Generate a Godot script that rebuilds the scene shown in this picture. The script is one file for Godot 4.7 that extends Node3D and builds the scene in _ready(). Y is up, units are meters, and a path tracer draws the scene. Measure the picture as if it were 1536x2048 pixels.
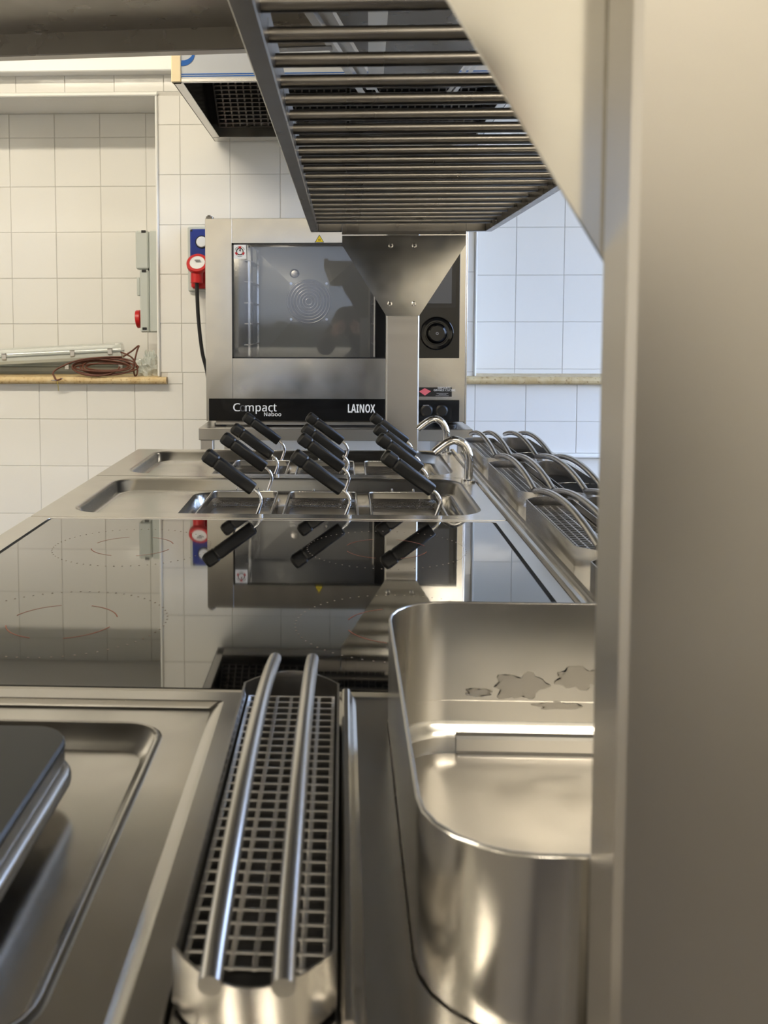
extends Node3D
# Professional kitchen island seen along its length. Metres, y up, the island runs along -z.
# P(x, up, deep): up is measured from eye height (1.21 m), deep is the distance along the island.

const EYE := 1.21
var M := {}
var rng := RandomNumberGenerator.new()

func P(x: float, up: float, deep: float) -> Vector3:
	return Vector3(x, EYE + up, -deep)

# ------------------------------------------------------------------ node helpers
func free_name(parent: Node, called: String) -> String:
	if not parent.has_node(called):
		return called
	var k := 1
	while parent.has_node("%s_%03d" % [called, k]):
		k += 1
	return "%s_%03d" % [called, k]

func part(parent: Node, called: String, mesh: Mesh, mat: Material, at := Vector3.ZERO, turn := Vector3.ZERO) -> MeshInstance3D:
	var o := MeshInstance3D.new()
	o.name = free_name(parent, called)
	o.mesh = mesh
	o.material_override = mat
	o.position = at
	o.rotation = turn
	parent.add_child(o)
	return o

func thing(called: String, label: String, category: String, at := Vector3.ZERO, group := "") -> Node3D:
	var o := Node3D.new()
	o.name = free_name(self, called)
	o.position = at
	add_child(o)
	o.set_meta("label", label)
	o.set_meta("category", category)
	if group != "":
		o.set_meta("group", group)
	return o

func tag(o: Node, label: String, category: String, group := "") -> Node:
	o.set_meta("label", label)
	o.set_meta("category", category)
	if group != "":
		o.set_meta("group", group)
	return o

func structure(called: String, label := "") -> Node3D:
	var o := Node3D.new()
	o.name = called
	add_child(o)
	o.set_meta("kind", "structure")
	if label != "":
		o.set_meta("label", label)
	return o

func copy_of(o: Node3D, label: String, at: Vector3) -> Node3D:
	var c := o.duplicate() as Node3D
	c.name = free_name(self, String(o.name).rstrip("0123456789").trim_suffix("_"))
	add_child(c)
	c.position = at
	c.set_meta("label", label)
	return c

# ------------------------------------------------------------------ mesh helpers
func new_st() -> SurfaceTool:
	var st := SurfaceTool.new()
	st.begin(Mesh.PRIMITIVE_TRIANGLES)
	return st

func done(st: SurfaceTool) -> ArrayMesh:
	st.generate_normals()
	return st.commit()

func tri(st: SurfaceTool, a: Vector3, b: Vector3, c: Vector3) -> void:
	st.add_vertex(a); st.add_vertex(b); st.add_vertex(c)

func quad(st: SurfaceTool, a: Vector3, b: Vector3, c: Vector3, d: Vector3) -> void:
	tri(st, a, b, c); tri(st, a, c, d)

# triangle turned so that it faces away from a point inside
func tri_out(st: SurfaceTool, a: Vector3, b: Vector3, c: Vector3, inside: Vector3) -> void:
	if (b - a).cross(c - a).dot((a + b + c) / 3.0 - inside) > 0.0:
		tri(st, a, c, b)
	else:
		tri(st, a, b, c)

func quad_out(st: SurfaceTool, a: Vector3, b: Vector3, c: Vector3, d: Vector3, inside: Vector3) -> void:
	tri_out(st, a, b, c, inside); tri_out(st, a, c, d, inside)

func corner(mid: Vector3, h: Vector3, b: float, s: Vector3, axis: int) -> Vector3:
	var v := Vector3(s.x * (h.x - b), s.y * (h.y - b), s.z * (h.z - b))
	v[axis] = s[axis] * h[axis]
	return mid + v

# box with chamfered edges
func add_box(st: SurfaceTool, lo: Vector3, hi: Vector3, b := 0.0) -> void:
	st.set_smooth_group(-1)
	var mid := (lo + hi) / 2.0
	var h := (hi - lo) / 2.0
	b = minf(b, minf(h.x, minf(h.y, h.z)) * 0.9)
	for axis in 3:
		var u := (axis + 1) % 3
		var w := (axis + 2) % 3
		for sg in [-1.0, 1.0]:
			var c := []
			for k in [[-1, -1], [1, -1], [1, 1], [-1, 1]]:
				var s := Vector3.ZERO
				s[axis] = sg; s[u] = k[0]; s[w] = k[1]
				c.append(corner(mid, h, b, s, axis))
			quad_out(st, c[0], c[1], c[2], c[3], mid)
		if b > 0.0:
			for k in [[-1, -1], [1, -1], [1, 1], [-1, 1]]:
				var s0 := Vector3.ZERO
				s0[u] = k[0]; s0[w] = k[1]; s0[axis] = -1
				var s1 := s0
				s1[axis] = 1
				quad_out(st, corner(mid, h, b, s0, u), corner(mid, h, b, s1, u), corner(mid, h, b, s1, w), corner(mid, h, b, s0, w), mid)
	if b > 0.0:
		for sx in [-1, 1]:
			for sy in [-1, 1]:
				for sz in [-1, 1]:
					var s := Vector3(sx, sy, sz)
					tri_out(st, corner(mid, h, b, s, 0), corner(mid, h, b, s, 1), corner(mid, h, b, s, 2), mid)

func box(size: Vector3, b := 0.0) -> ArrayMesh:
	var st := new_st()
	add_box(st, -size / 2.0, size / 2.0, b)
	return done(st)

func boxes(list: Array, b := 0.0) -> ArrayMesh:   # [[lo, hi], ...]
	var st := new_st()
	for e in list:
		var lo := Vector3(minf(e[0].x, e[1].x), minf(e[0].y, e[1].y), minf(e[0].z, e[1].z))
		var hi := Vector3(maxf(e[0].x, e[1].x), maxf(e[0].y, e[1].y), maxf(e[0].z, e[1].z))
		add_box(st, lo, hi, b)
	return done(st)

func pbox(x0: float, x1: float, u0: float, u1: float, t0: float, t1: float) -> Array:
	return [P(x0, u0, t0), P(x1, u1, t1)]

func add_tube(st: SurfaceTool, pts: PackedVector3Array, r: float, seg := 10, closed := false, r_end := -1.0) -> void:
	var n := pts.size()
	var rings := []
	var up := Vector3.UP
	var prev := Vector3.ZERO
	for i in n:
		var d: Vector3
		if closed:
			d = (pts[(i + 1) % n] - pts[(i - 1 + n) % n]).normalized()
		elif i == 0:
			d = (pts[1] - pts[0]).normalized()
		elif i == n - 1:
			d = (pts[n - 1] - pts[n - 2]).normalized()
		else:
			d = ((pts[i + 1] - pts[i]).normalized() + (pts[i] - pts[i - 1]).normalized()).normalized()
		if i == 0:
			up = Vector3.UP if absf(d.y) < 0.9 else Vector3.RIGHT
		else:
			var ax := prev.cross(d)
			if ax.length() > 1e-6:
				up = up.rotated(ax.normalized(), prev.angle_to(d))
		prev = d
		var side := d.cross(up).normalized()
		up = side.cross(d).normalized()
		var ring := PackedVector3Array()
		var rr := r if r_end < 0.0 else lerpf(r, r_end, float(i) / (n - 1))
		for k in seg:
			var a := TAU * k / seg
			ring.append(pts[i] + (side * cos(a) + up * sin(a)) * rr)
		rings.append(ring)
	st.set_smooth_group(0)
	for i in (n if closed else n - 1):
		var a0: PackedVector3Array = rings[i]
		var a1: PackedVector3Array = rings[(i + 1) % n]
		var inside := (pts[i] + pts[(i + 1) % n]) / 2.0
		for k in seg:
			quad_out(st, a0[k], a0[(k + 1) % seg], a1[(k + 1) % seg], a1[k], inside)
	if not closed:
		st.set_smooth_group(-1)
		for e in [0, n - 1]:
			var inside2 := pts[1] if e == 0 else pts[n - 2]
			for k in range(1, seg - 1):
				tri_out(st, rings[e][0], rings[e][k], rings[e][k + 1], inside2)

func tube(pts: PackedVector3Array, r: float, seg := 10, closed := false) -> ArrayMesh:
	var st := new_st()
	add_tube(st, pts, r, seg, closed)
	return done(st)

# profile of (radius, height) turned round the y axis
func add_lathe(st: SurfaceTool, prof: Array, seg := 28, xf := Transform3D.IDENTITY, smooth := true) -> void:
	for i in prof.size() - 1:
		var hard: bool = not smooth
		st.set_smooth_group(-1 if hard else i + 1)
		for k in seg:
			var a0 := TAU * k / seg
			var a1 := TAU * (k + 1) / seg
			var p0: Vector2 = prof[i]
			var p1: Vector2 = prof[i + 1]
			var a := xf * Vector3(cos(a0) * p0.x, p0.y, sin(a0) * p0.x)
			var b := xf * Vector3(cos(a1) * p0.x, p0.y, sin(a1) * p0.x)
			var c := xf * Vector3(cos(a1) * p1.x, p1.y, sin(a1) * p1.x)
			var d := xf * Vector3(cos(a0) * p1.x, p1.y, sin(a0) * p1.x)
			if p0.x > 1e-6:
				tri(st, a, c, b)
			if p1.x > 1e-6:
				tri(st, a, d, c)

func lathe(prof: Array, seg := 28, xf := Transform3D.IDENTITY) -> ArrayMesh:
	var st := new_st()
	add_lathe(st, prof, seg, xf)
	return done(st)

# polygon in x / y, pushed from z0 to z1
func add_prism(st: SurfaceTool, poly: PackedVector2Array, z0: float, z1: float, xf := Transform3D.IDENTITY) -> void:
	st.set_smooth_group(-1)
	var idx := Geometry2D.triangulate_polygon(poly)
	if Geometry2D.is_polygon_clockwise(poly):
		poly = poly.duplicate()
		poly.reverse()
		idx = Geometry2D.triangulate_polygon(poly)
	for i in range(0, idx.size(), 3):
		var a := poly[idx[i]]
		var b := poly[idx[i + 1]]
		var c := poly[idx[i + 2]]
		if (b - a).cross(c - a) < 0.0:
			var s := b
			b = c
			c = s
		tri(st, xf * Vector3(a.x, a.y, z1), xf * Vector3(c.x, c.y, z1), xf * Vector3(b.x, b.y, z1))
		tri(st, xf * Vector3(a.x, a.y, z0), xf * Vector3(b.x, b.y, z0), xf * Vector3(c.x, c.y, z0))
	for i in poly.size():
		var a := poly[i]
		var b := poly[(i + 1) % poly.size()]
		quad(st, xf * Vector3(a.x, a.y, z0), xf * Vector3(a.x, a.y, z1), xf * Vector3(b.x, b.y, z1), xf * Vector3(b.x, b.y, z0))

func prism(poly: PackedVector2Array, z0: float, z1: float, xf := Transform3D.IDENTITY) -> ArrayMesh:
	var st := new_st()
	add_prism(st, poly, z0, z1, xf)
	return done(st)

# rounded rectangle seen from above, at height y; the same number of points whatever the size
func ring(x0: float, x1: float, t0: float, t1: float, up: float, r: float, n := 7) -> PackedVector3Array:
	var out := PackedVector3Array()
	var c := [[x1 - r, t1 - r, 0.0], [x0 + r, t1 - r, PI / 2], [x0 + r, t0 + r, PI], [x1 - r, t0 + r, PI * 1.5]]
	for e in c:
		for k in n:
			var a: float = e[2] + PI / 2 * k / (n - 1)
			out.append(P(e[0] + cos(a) * r, up, e[1] + sin(a) * r))
	return out

# skin over a row of rings; groups[i] < 0 gives a hard band
func add_loft(st: SurfaceTool, rings: Array, groups := [], cap_first := false, cap_last := false) -> void:
	for i in rings.size() - 1:
		var a: PackedVector3Array = rings[i]
		var b: PackedVector3Array = rings[i + 1]
		st.set_smooth_group(groups[i] if i < groups.size() else 1)
		for k in a.size():
			var k1 := (k + 1) % a.size()
			quad(st, a[k], b[k], b[k1], a[k1])
	for e in [0, rings.size() - 1]:
		if (e == 0 and not cap_first) or (e > 0 and not cap_last):
			continue
		st.set_smooth_group(-1)
		var ringv: PackedVector3Array = rings[e]
		var mid := Vector3.ZERO
		for v in ringv:
			mid += v
		mid /= ringv.size()
		for k in ringv.size():
			var k1 := (k + 1) % ringv.size()
			if e == 0:
				tri(st, ringv[k1], mid, ringv[k])
			else:
				tri(st, ringv[k], mid, ringv[k1])

func loft(rings: Array, groups := [], cap_first := false, cap_last := false) -> ArrayMesh:
	var st := new_st()
	add_loft(st, rings, groups, cap_first, cap_last)
	return done(st)

func smooth_path(pts: Array, per := 8) -> PackedVector3Array:
	var out := PackedVector3Array()
	for i in pts.size() - 1:
		var p0: Vector3 = pts[maxi(i - 1, 0)]
		var p3: Vector3 = pts[mini(i + 2, pts.size() - 1)]
		for k in per:
			out.append((pts[i] as Vector3).cubic_interpolate(pts[i + 1], p0, p3, float(k) / per))
	out.append(pts[-1])
	return out

func arc_pts(c: Vector2, r: float, a0: float, a1: float, n: int) -> PackedVector2Array:
	var o := PackedVector2Array()
	for k in n + 1:
		var a := lerpf(a0, a1, float(k) / n)
		o.append(c + Vector2(cos(a), sin(a)) * r)
	return o

# ------------------------------------------------------------------ materials
func noise_tex(freq: float, octaves: int, lo: float, hi: float, sd: int, stretch := 1.0, normal := false) -> Texture2D:
	var n := FastNoiseLite.new()
	n.seed = sd
	n.noise_type = FastNoiseLite.TYPE_SIMPLEX_SMOOTH
	n.frequency = freq
	n.fractal_octaves = octaves
	var w := 512
	var im := Image.create(w, w, false, Image.FORMAT_RGB8)
	for y in w:
		for x in w:
			# repeats without a seam: blend over the edge
			var fx := float(x) / w
			var fy := float(y) / w
			var v := 0.0
			var sy := y * stretch
			var v00 := n.get_noise_2d(x, sy)
			if fx > 0.85 or fy > 0.85:
				var bx := maxf(0.0, (fx - 0.85) / 0.15)
				var by := maxf(0.0, (fy - 0.85) / 0.15)
				var v10 := n.get_noise_2d(x - w, sy)
				var v01 := n.get_noise_2d(x, sy - w * stretch)
				var v11 := n.get_noise_2d(x - w, sy - w * stretch)
				v = lerpf(lerpf(v00, v10, bx), lerpf(v01, v11, bx), by)
			else:
				v = v00
			v = clampf(lerpf(lo, hi, v * 0.5 + 0.5), 0.0, 1.0)
			im.set_pixel(x, y, Color(v, v, v))
	if normal:
		im.bump_map_to_normal_map(1.0)
	return ImageTexture.create_from_image(im)

func mat(called: String, col: Color, rough: float, metal := 0.0, spec := 0.5) -> StandardMaterial3D:
	var m := StandardMaterial3D.new()
	m.resource_name = called
	m.albedo_color = col
	m.roughness = rough
	m.metallic = metal
	m.metallic_specular = spec
	m.cull_mode = BaseMaterial3D.CULL_DISABLED
	M[called] = m
	return m

func with_rough(m: StandardMaterial3D, t: Texture2D, scale: Vector3) -> void:
	m.roughness_texture = t
	m.roughness_texture_channel = BaseMaterial3D.TEXTURE_CHANNEL_RED
	m.uv1_triplanar = true
	m.uv1_world_triplanar = true
	m.uv1_scale = scale

func make_materials() -> void:
	var smudge := noise_tex(0.010, 3, 0.60, 0.96, 3)
	var brushed := noise_tex(0.035, 3, 0.62, 0.97, 8, 22.0)
	var wavy := noise_tex(0.008, 2, 0.0, 1.0, 12, 1.0, true)
	var m := mat("steel", Color(0.78, 0.77, 0.75), 0.27, 1.0)
	with_rough(m, smudge, Vector3(2.2, 2.2, 2.2))
	m = mat("steel_brushed", Color(0.80, 0.785, 0.755), 0.36, 1.0)
	with_rough(m, brushed, Vector3(2.5, 2.5, 2.5))
	m = mat("steel_oven", Color(0.775, 0.765, 0.745), 0.2, 1.0)
	with_rough(m, smudge, Vector3(2.2, 2.2, 2.2))
	m = mat("steel_plate", Color(0.77, 0.76, 0.735), 0.17, 1.0)
	with_rough(m, smudge, Vector3(3.0, 3.0, 3.0))
	m = mat("steel_post", Color(0.74, 0.725, 0.70), 0.31, 1.0)
	m = mat("steel_satin", Color(0.77, 0.755, 0.73), 0.46, 1.0)
	with_rough(m, smudge, Vector3(3.0, 3.0, 3.0))
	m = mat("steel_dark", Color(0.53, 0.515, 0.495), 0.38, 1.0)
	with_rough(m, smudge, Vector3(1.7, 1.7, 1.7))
	mat("stain", Color(0.735, 0.72, 0.69), 0.42, 1.0)
	m = mat("chrome", Color(0.88, 0.88, 0.88), 0.1, 1.0)
	m = mat("bar_steel", Color(0.80, 0.79, 0.775), 0.26, 1.0)
	m = mat("hob_glass", Color(0.016, 0.016, 0.017), 0.035, 0.0, 0.7)
	m.clearcoat_enabled = true
	m.clearcoat = 0.7
	m.clearcoat_roughness = 0.02
	mat("black_gloss", Color(0.02, 0.022, 0.027), 0.12)
	mat("black_plastic", Color(0.025, 0.026, 0.03), 0.42)
	mat("black_matt", Color(0.012, 0.012, 0.012), 0.7)
	mat("charcoal_top", Color(0.16, 0.165, 0.165), 0.38)
	m = mat("tile_white", Color(0.90, 0.895, 0.875), 0.1)
	m.normal_enabled = true
	m.normal_texture = wavy
	m.normal_scale = 0.35
	m.uv1_triplanar = true
	m.uv1_world_triplanar = true
	m.uv1_scale = Vector3(2.3, 2.3, 2.3)
	m = mat("tile_ivory", Color(0.895, 0.89, 0.87), 0.1)
	m.normal_enabled = true
	m.normal_texture = wavy
	m.normal_scale = 0.35
	m.uv1_triplanar = true
	m.uv1_world_triplanar = true
	m.uv1_scale = Vector3(3.1, 3.1, 3.1)
	mat("grout", Color(0.80, 0.79, 0.765), 0.9)
	mat("plaster", Color(0.90, 0.89, 0.86), 0.85)
	mat("white_trim", Color(0.93, 0.93, 0.91), 0.35)
	mat("cream_strip", Color(0.87, 0.80, 0.65), 0.5)
	mat("film_grey", Color(0.70, 0.71, 0.72), 0.35)
	mat("film_blue", Color(0.12, 0.34, 0.62), 0.4)
	mat("paint_white", Color(0.93, 0.93, 0.92), 0.4)
	mat("plastic_grey", Color(0.73, 0.75, 0.73), 0.45)
	mat("plastic_seam", Color(0.48, 0.5, 0.49), 0.5)
	mat("plastic_red", Color(0.72, 0.06, 0.07), 0.38)
	mat("plastic_blue", Color(0.06, 0.17, 0.50), 0.4)
	mat("cable_black", Color(0.03, 0.03, 0.03), 0.5)
	mat("cable_brown", Color(0.36, 0.19, 0.12), 0.5)
	mat("wire_yellow", Color(0.75, 0.68, 0.2), 0.5)
	mat("wire_blue", Color(0.35, 0.42, 0.6), 0.5)
	mat("mark_orange", Color(0.66, 0.36, 0.27), 0.5)
	mat("mark_pale", Color(0.62, 0.56, 0.50), 0.5)
	mat("print_white", Color(0.86, 0.87, 0.88), 0.5)
	mat("print_dim", Color(0.30, 0.305, 0.32), 0.5)
	mat("print_black", Color(0.04, 0.04, 0.04), 0.5)
	mat("print_red", Color(0.66, 0.10, 0.14), 0.5)
	mat("print_pink", Color(0.80, 0.38, 0.42), 0.5)
	mat("print_yellow", Color(0.86, 0.76, 0.12), 0.45)
	mat("print_grey", Color(0.55, 0.55, 0.56), 0.5)
	mat("screen_face", Color(0.30, 0.305, 0.315), 0.15)
	mat("screen_frame", Color(0.10, 0.10, 0.105), 0.2)
	mat("grey_baffle", Color(0.62, 0.62, 0.61), 0.35, 0.6)
	mat("fan_grey", Color(0.42, 0.42, 0.43), 0.4, 0.5)
	m = mat("door_glass", Color(0.45, 0.46, 0.48, 0.07), 0.02, 0.0, 0.40)
	m.transparency = BaseMaterial3D.TRANSPARENCY_ALPHA
	m = mat("clear_plastic", Color(0.85, 0.88, 0.86, 0.35), 0.12)
	m.transparency = BaseMaterial3D.TRANSPARENCY_ALPHA
	m = mat("window_glass", Color(0.95, 0.97, 1.0, 0.04), 0.02)
	m.transparency = BaseMaterial3D.TRANSPARENCY_ALPHA
	m = mat("tinted_glass", Color(0.16, 0.16, 0.155, 0.62), 0.02)
	m.transparency = BaseMaterial3D.TRANSPARENCY_ALPHA
	m = mat("lamp_glow", Color(1, 1, 1), 0.5)
	m.emission_enabled = true
	m.emission = Color(1.0, 0.93, 0.8)
	m.emission_energy_multiplier = 3.0
	# beige marble with brown flecks
	var im := Image.create(512, 128, false, Image.FORMAT_RGB8)
	var n1 := FastNoiseLite.new()
	n1.seed = 21
	n1.frequency = 0.02
	n1.fractal_octaves = 4
	var n2 := FastNoiseLite.new()
	n2.seed = 5
	n2.frequency = 0.07
	for y in 128:
		for x in 512:
			var c := Color(0.83, 0.75, 0.58).lerp(Color(0.75, 0.64, 0.45), clampf(n1.get_noise_2d(x, y) + 0.4, 0, 1))
			var fl := n2.get_noise_2d(x, y * 1.6) + 0.5 * n1.get_noise_2d(x * 3.0, y * 3.0)
			if fl > 0.40:
				c = c.lerp(Color(0.50, 0.36, 0.2), clampf((fl - 0.40) * 5.0, 0.0, 0.8))
			im.set_pixel(x, y, c)
	m = mat("marble", Color(1, 1, 1), 0.45)
	m.albedo_texture = ImageTexture.create_from_image(im)
	m.uv1_triplanar = true
	m.uv1_world_triplanar = true
	m.uv1_scale = Vector3(1.6, 6.0, 6.0)
	# floor
	m = mat("floor_tile", Color(0.40, 0.385, 0.37), 0.4)
	mat("floor_grout", Color(0.36, 0.35, 0.33), 0.9)

# ------------------------------------------------------------------ the scene
func _ready() -> void:
	rng.seed = 77
	# camera: a level-ish phone shot, optical axis above the picture's middle
	var f := 1900.0
	var cam := Camera3D.new()
	cam.name = "camera"
	cam.projection = Camera3D.PROJECTION_FRUSTUM
	cam.near = 0.05
	cam.far = 200.0
	cam.size = 2048.0 / f * cam.near
	cam.frustum_offset = Vector2((768.0 - 606.0) / f, -(1024.0 - 776.0) / f) * cam.near
	cam.position = Vector3(0, EYE, 0)
	cam.rotation_order = EULER_ORDER_YXZ
	cam.rotation_degrees = Vector3(-4.004, 2.405, 0)
	var att := CameraAttributesPhysical.new()
	att.frustum_focal_length = 26.0
	att.exposure_aperture = 11.0
	att.frustum_focus_distance = 1.9
	cam.attributes = att
	add_child(cam)
	# overcast daylight through the windows
	var env := Environment.new()
	env.background_mode = Environment.BG_SKY
	var sky := Sky.new()
	var sm := ProceduralSkyMaterial.new()
	sm.sky_top_color = Color(0.70, 0.81, 1.0)
	sm.sky_horizon_color = Color(0.84, 0.90, 1.0)
	sm.ground_horizon_color = Color(0.42, 0.42, 0.36)
	sm.ground_bottom_color = Color(0.25, 0.25, 0.21)
	sm.sky_energy_multiplier = 2.6
	sm.ground_energy_multiplier = 1.2
	sky.sky_material = sm
	env.sky = sky
	env.tonemap_mode = Environment.TONE_MAPPER_LINEAR
	env.tonemap_exposure = 1.15
	env.sdfgi_enabled = true
	env.ssao_enabled = true
	env.ssil_enabled = true
	var we := WorldEnvironment.new()
	we.name = "world_environment"
	we.environment = env
	add_child(we)
	make_materials()
	ceiling_lamps()
	room()
	back_walls()
	island_cookers()
	near_row()
	flues()
	overhead_shelf()
	oven()
	oven_hood()
	island_hood()
	niche_clutter()
	wall_sockets()
	outside_shrubs()
	photographer()
	for l in find_children("*", "Light3D", true, false):
		(l as Light3D).shadow_enabled = true

# a fluorescent batten on the ceiling: glowing tube and an area light just under it
func ceiling_lamps() -> void:
	var spots := [[-1.45, 2.25, 1.66, 2.5, "twin tube ceiling lamp above the left niche wall"], [-1.5, 0.5, 1.70, 2.2, "twin tube ceiling lamp left of the island"], [1.05, -1.5, 1.70, 2.0, "twin tube ceiling lamp right of the rear window"], [-1.5, -1.4, 1.70, 1.7, "twin tube ceiling lamp left of the rear window"]]
	for s in spots:
		var t := thing("ceiling_lamp", s[4], "ceiling lamp", P(s[0], s[2], s[1]), "ceiling lamps")
		part(t, "housing", box(Vector3(1.5, 0.06, 0.2), 0.01), M.paint_white, Vector3(0, 0.05, 0))
		for z in [-0.045, 0.045]:
			part(t, "tube", tube(PackedVector3Array([Vector3(-0.7, 0, z), Vector3(0.7, 0, z)]), 0.018, 12), M.lamp_glow)
		var l := AreaLight3D.new()
		l.name = "lamp_light"
		l.area_size = Vector2(1.4, 0.14)
		l.light_color = Color(1.0, 0.955, 0.87)
		l.light_energy = s[3] * 2.0
		l.area_range = 12.0
		l.area_attenuation = 2.0
		l.position = Vector3(0, -0.03, 0)
		l.rotation = Vector3(-PI / 2, 0, 0)
		t.add_child(l)

# ------------------------------------------------------------------ room shell
func room() -> void:
	var fl := structure("floor")
	part(fl, "slab", boxes([pbox(-2.8, 2.5, -EYE - 0.1, -EYE - 0.004, -2.7, 4.5)]), M.floor_grout)
	var tile_mesh := box(Vector3(0.396, 0.012, 0.396), 0.003)
	for i in 13:
		for j in 18:
			part(fl, "floor_tile", tile_mesh, M.floor_tile, P(-2.6 + 0.4 * i, -EYE - 0.006, -2.5 + 0.4 * j))
	var ce := structure("ceiling")
	part(ce, "slab", boxes([pbox(-2.8, 2.5, 1.79, 1.9, -2.7, 4.5)]), M.plaster)
	var wl := structure("wall_left")
	part(wl, "plaster", boxes([pbox(-2.8, -2.65, -EYE, 1.79, -2.7, 4.5)]), M.tile_ivory)
	# right wall with a wide window that lights the far right corner
	var wr := structure("wall_right")
	part(wr, "plaster", boxes([pbox(2.3, 2.5, -EYE, -0.65, -2.7, 4.5), pbox(2.3, 2.5, 1.5, 1.79, -2.7, 4.5), pbox(2.3, 2.5, -0.65, 1.5, -2.7, 1.0), pbox(2.3, 2.5, -0.65, 1.5, 3.68, 4.5)]), M.plaster)
	window_in("window_1", 2.36, 2.42, -0.65, 1.5, 1.0, 3.68, false)
	# wall behind the camera with a long window that the oven door mirrors
	var wb := structure("wall_rear")
	part(wb, "plaster", boxes([pbox(-2.65, 2.3, -EYE, -0.29, -2.7, -2.5), pbox(-2.65, 2.3, 0.74, 1.79, -2.7, -2.5), pbox(-2.65, -1.02, -0.29, 0.74, -2.7, -2.5), pbox(0.40, 2.3, -0.29, 0.74, -2.7, -2.5)]), M.plaster)
	window_in("window_2", -1.02, 0.40, -0.29, 0.74, -2.64, -2.58, true)

func window_in(called: String, x0: float, x1: float, u0: float, u1: float, t0: float, t1: float, across: bool) -> void:
	var w := structure(called)
	var b := 0.05
	var fr: Array
	if across:
		fr = [pbox(x0, x1, u0, u0 + b, t0, t1), pbox(x0, x1, u1 - b, u1, t0, t1), pbox(x0, x0 + b, u0, u1, t0, t1), pbox(x1 - b, x1, u0, u1, t0, t1)]
		part(w, "window_frame", boxes(fr, 0.004), M.white_trim)
		var tm := (t0 + t1) / 2.0
		for e in [[x0 + b, x1 - b]]:
			part(w, "pane", boxes([pbox(e[0], e[1], u0 + b, u1 - b, tm, tm + 0.004)]), M.tinted_glass)
	else:
		var tm := (t0 + t1) / 2.0
		fr = [pbox(x0, x1, u0, u0 + b, t0, t1), pbox(x0, x1, u1 - b, u1, t0, t1), pbox(x0, x1, u0, u1, t0, t0 + b), pbox(x0, x1, u0, u1, t1 - b, t1), pbox(x0, x1, u0, u1, tm - 0.03, tm + 0.03)]
		part(w, "window_frame", boxes(fr, 0.004), M.white_trim)
		var xm := (x0 + x1) / 2.0
		for e in [[t0 + b, tm - 0.03], [tm + 0.03, t1 - b]]:
			part(w, "pane", boxes([pbox(xm, xm + 0.004, u0 + b, u1 - b, e[0], e[1])]), M.window_glass)

# a field of wall tiles between lists of joint lines, facing the camera
func tile_field(parent: Node, xs: Array, us: Array, deep: float) -> void:
	var meshes := {}
	for i in xs.size() - 1:
		for j in us.size() - 1:
			var w: float = xs[i + 1] - xs[i] - 0.0020
			var h: float = us[j + 1] - us[j] - 0.0020
			var cx: float = (xs[i + 1] + xs[i]) / 2.0
			var cu: float = (us[j + 1] + us[j]) / 2.0
			var key := "%.3f_%.3f" % [w, h]
			if not meshes.has(key):
				meshes[key] = box(Vector3(w, h, 0.009), 0.0011)
			var tilt := Vector3(rng.randf_range(-1, 1), rng.randf_range(-1, 1), 0) * 0.0022
			part(parent, "tile", meshes[key], M.tile_white if (i + j * 3) % 4 else M.tile_ivory, P(cx, cu, deep + 0.0018), tilt)

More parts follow.
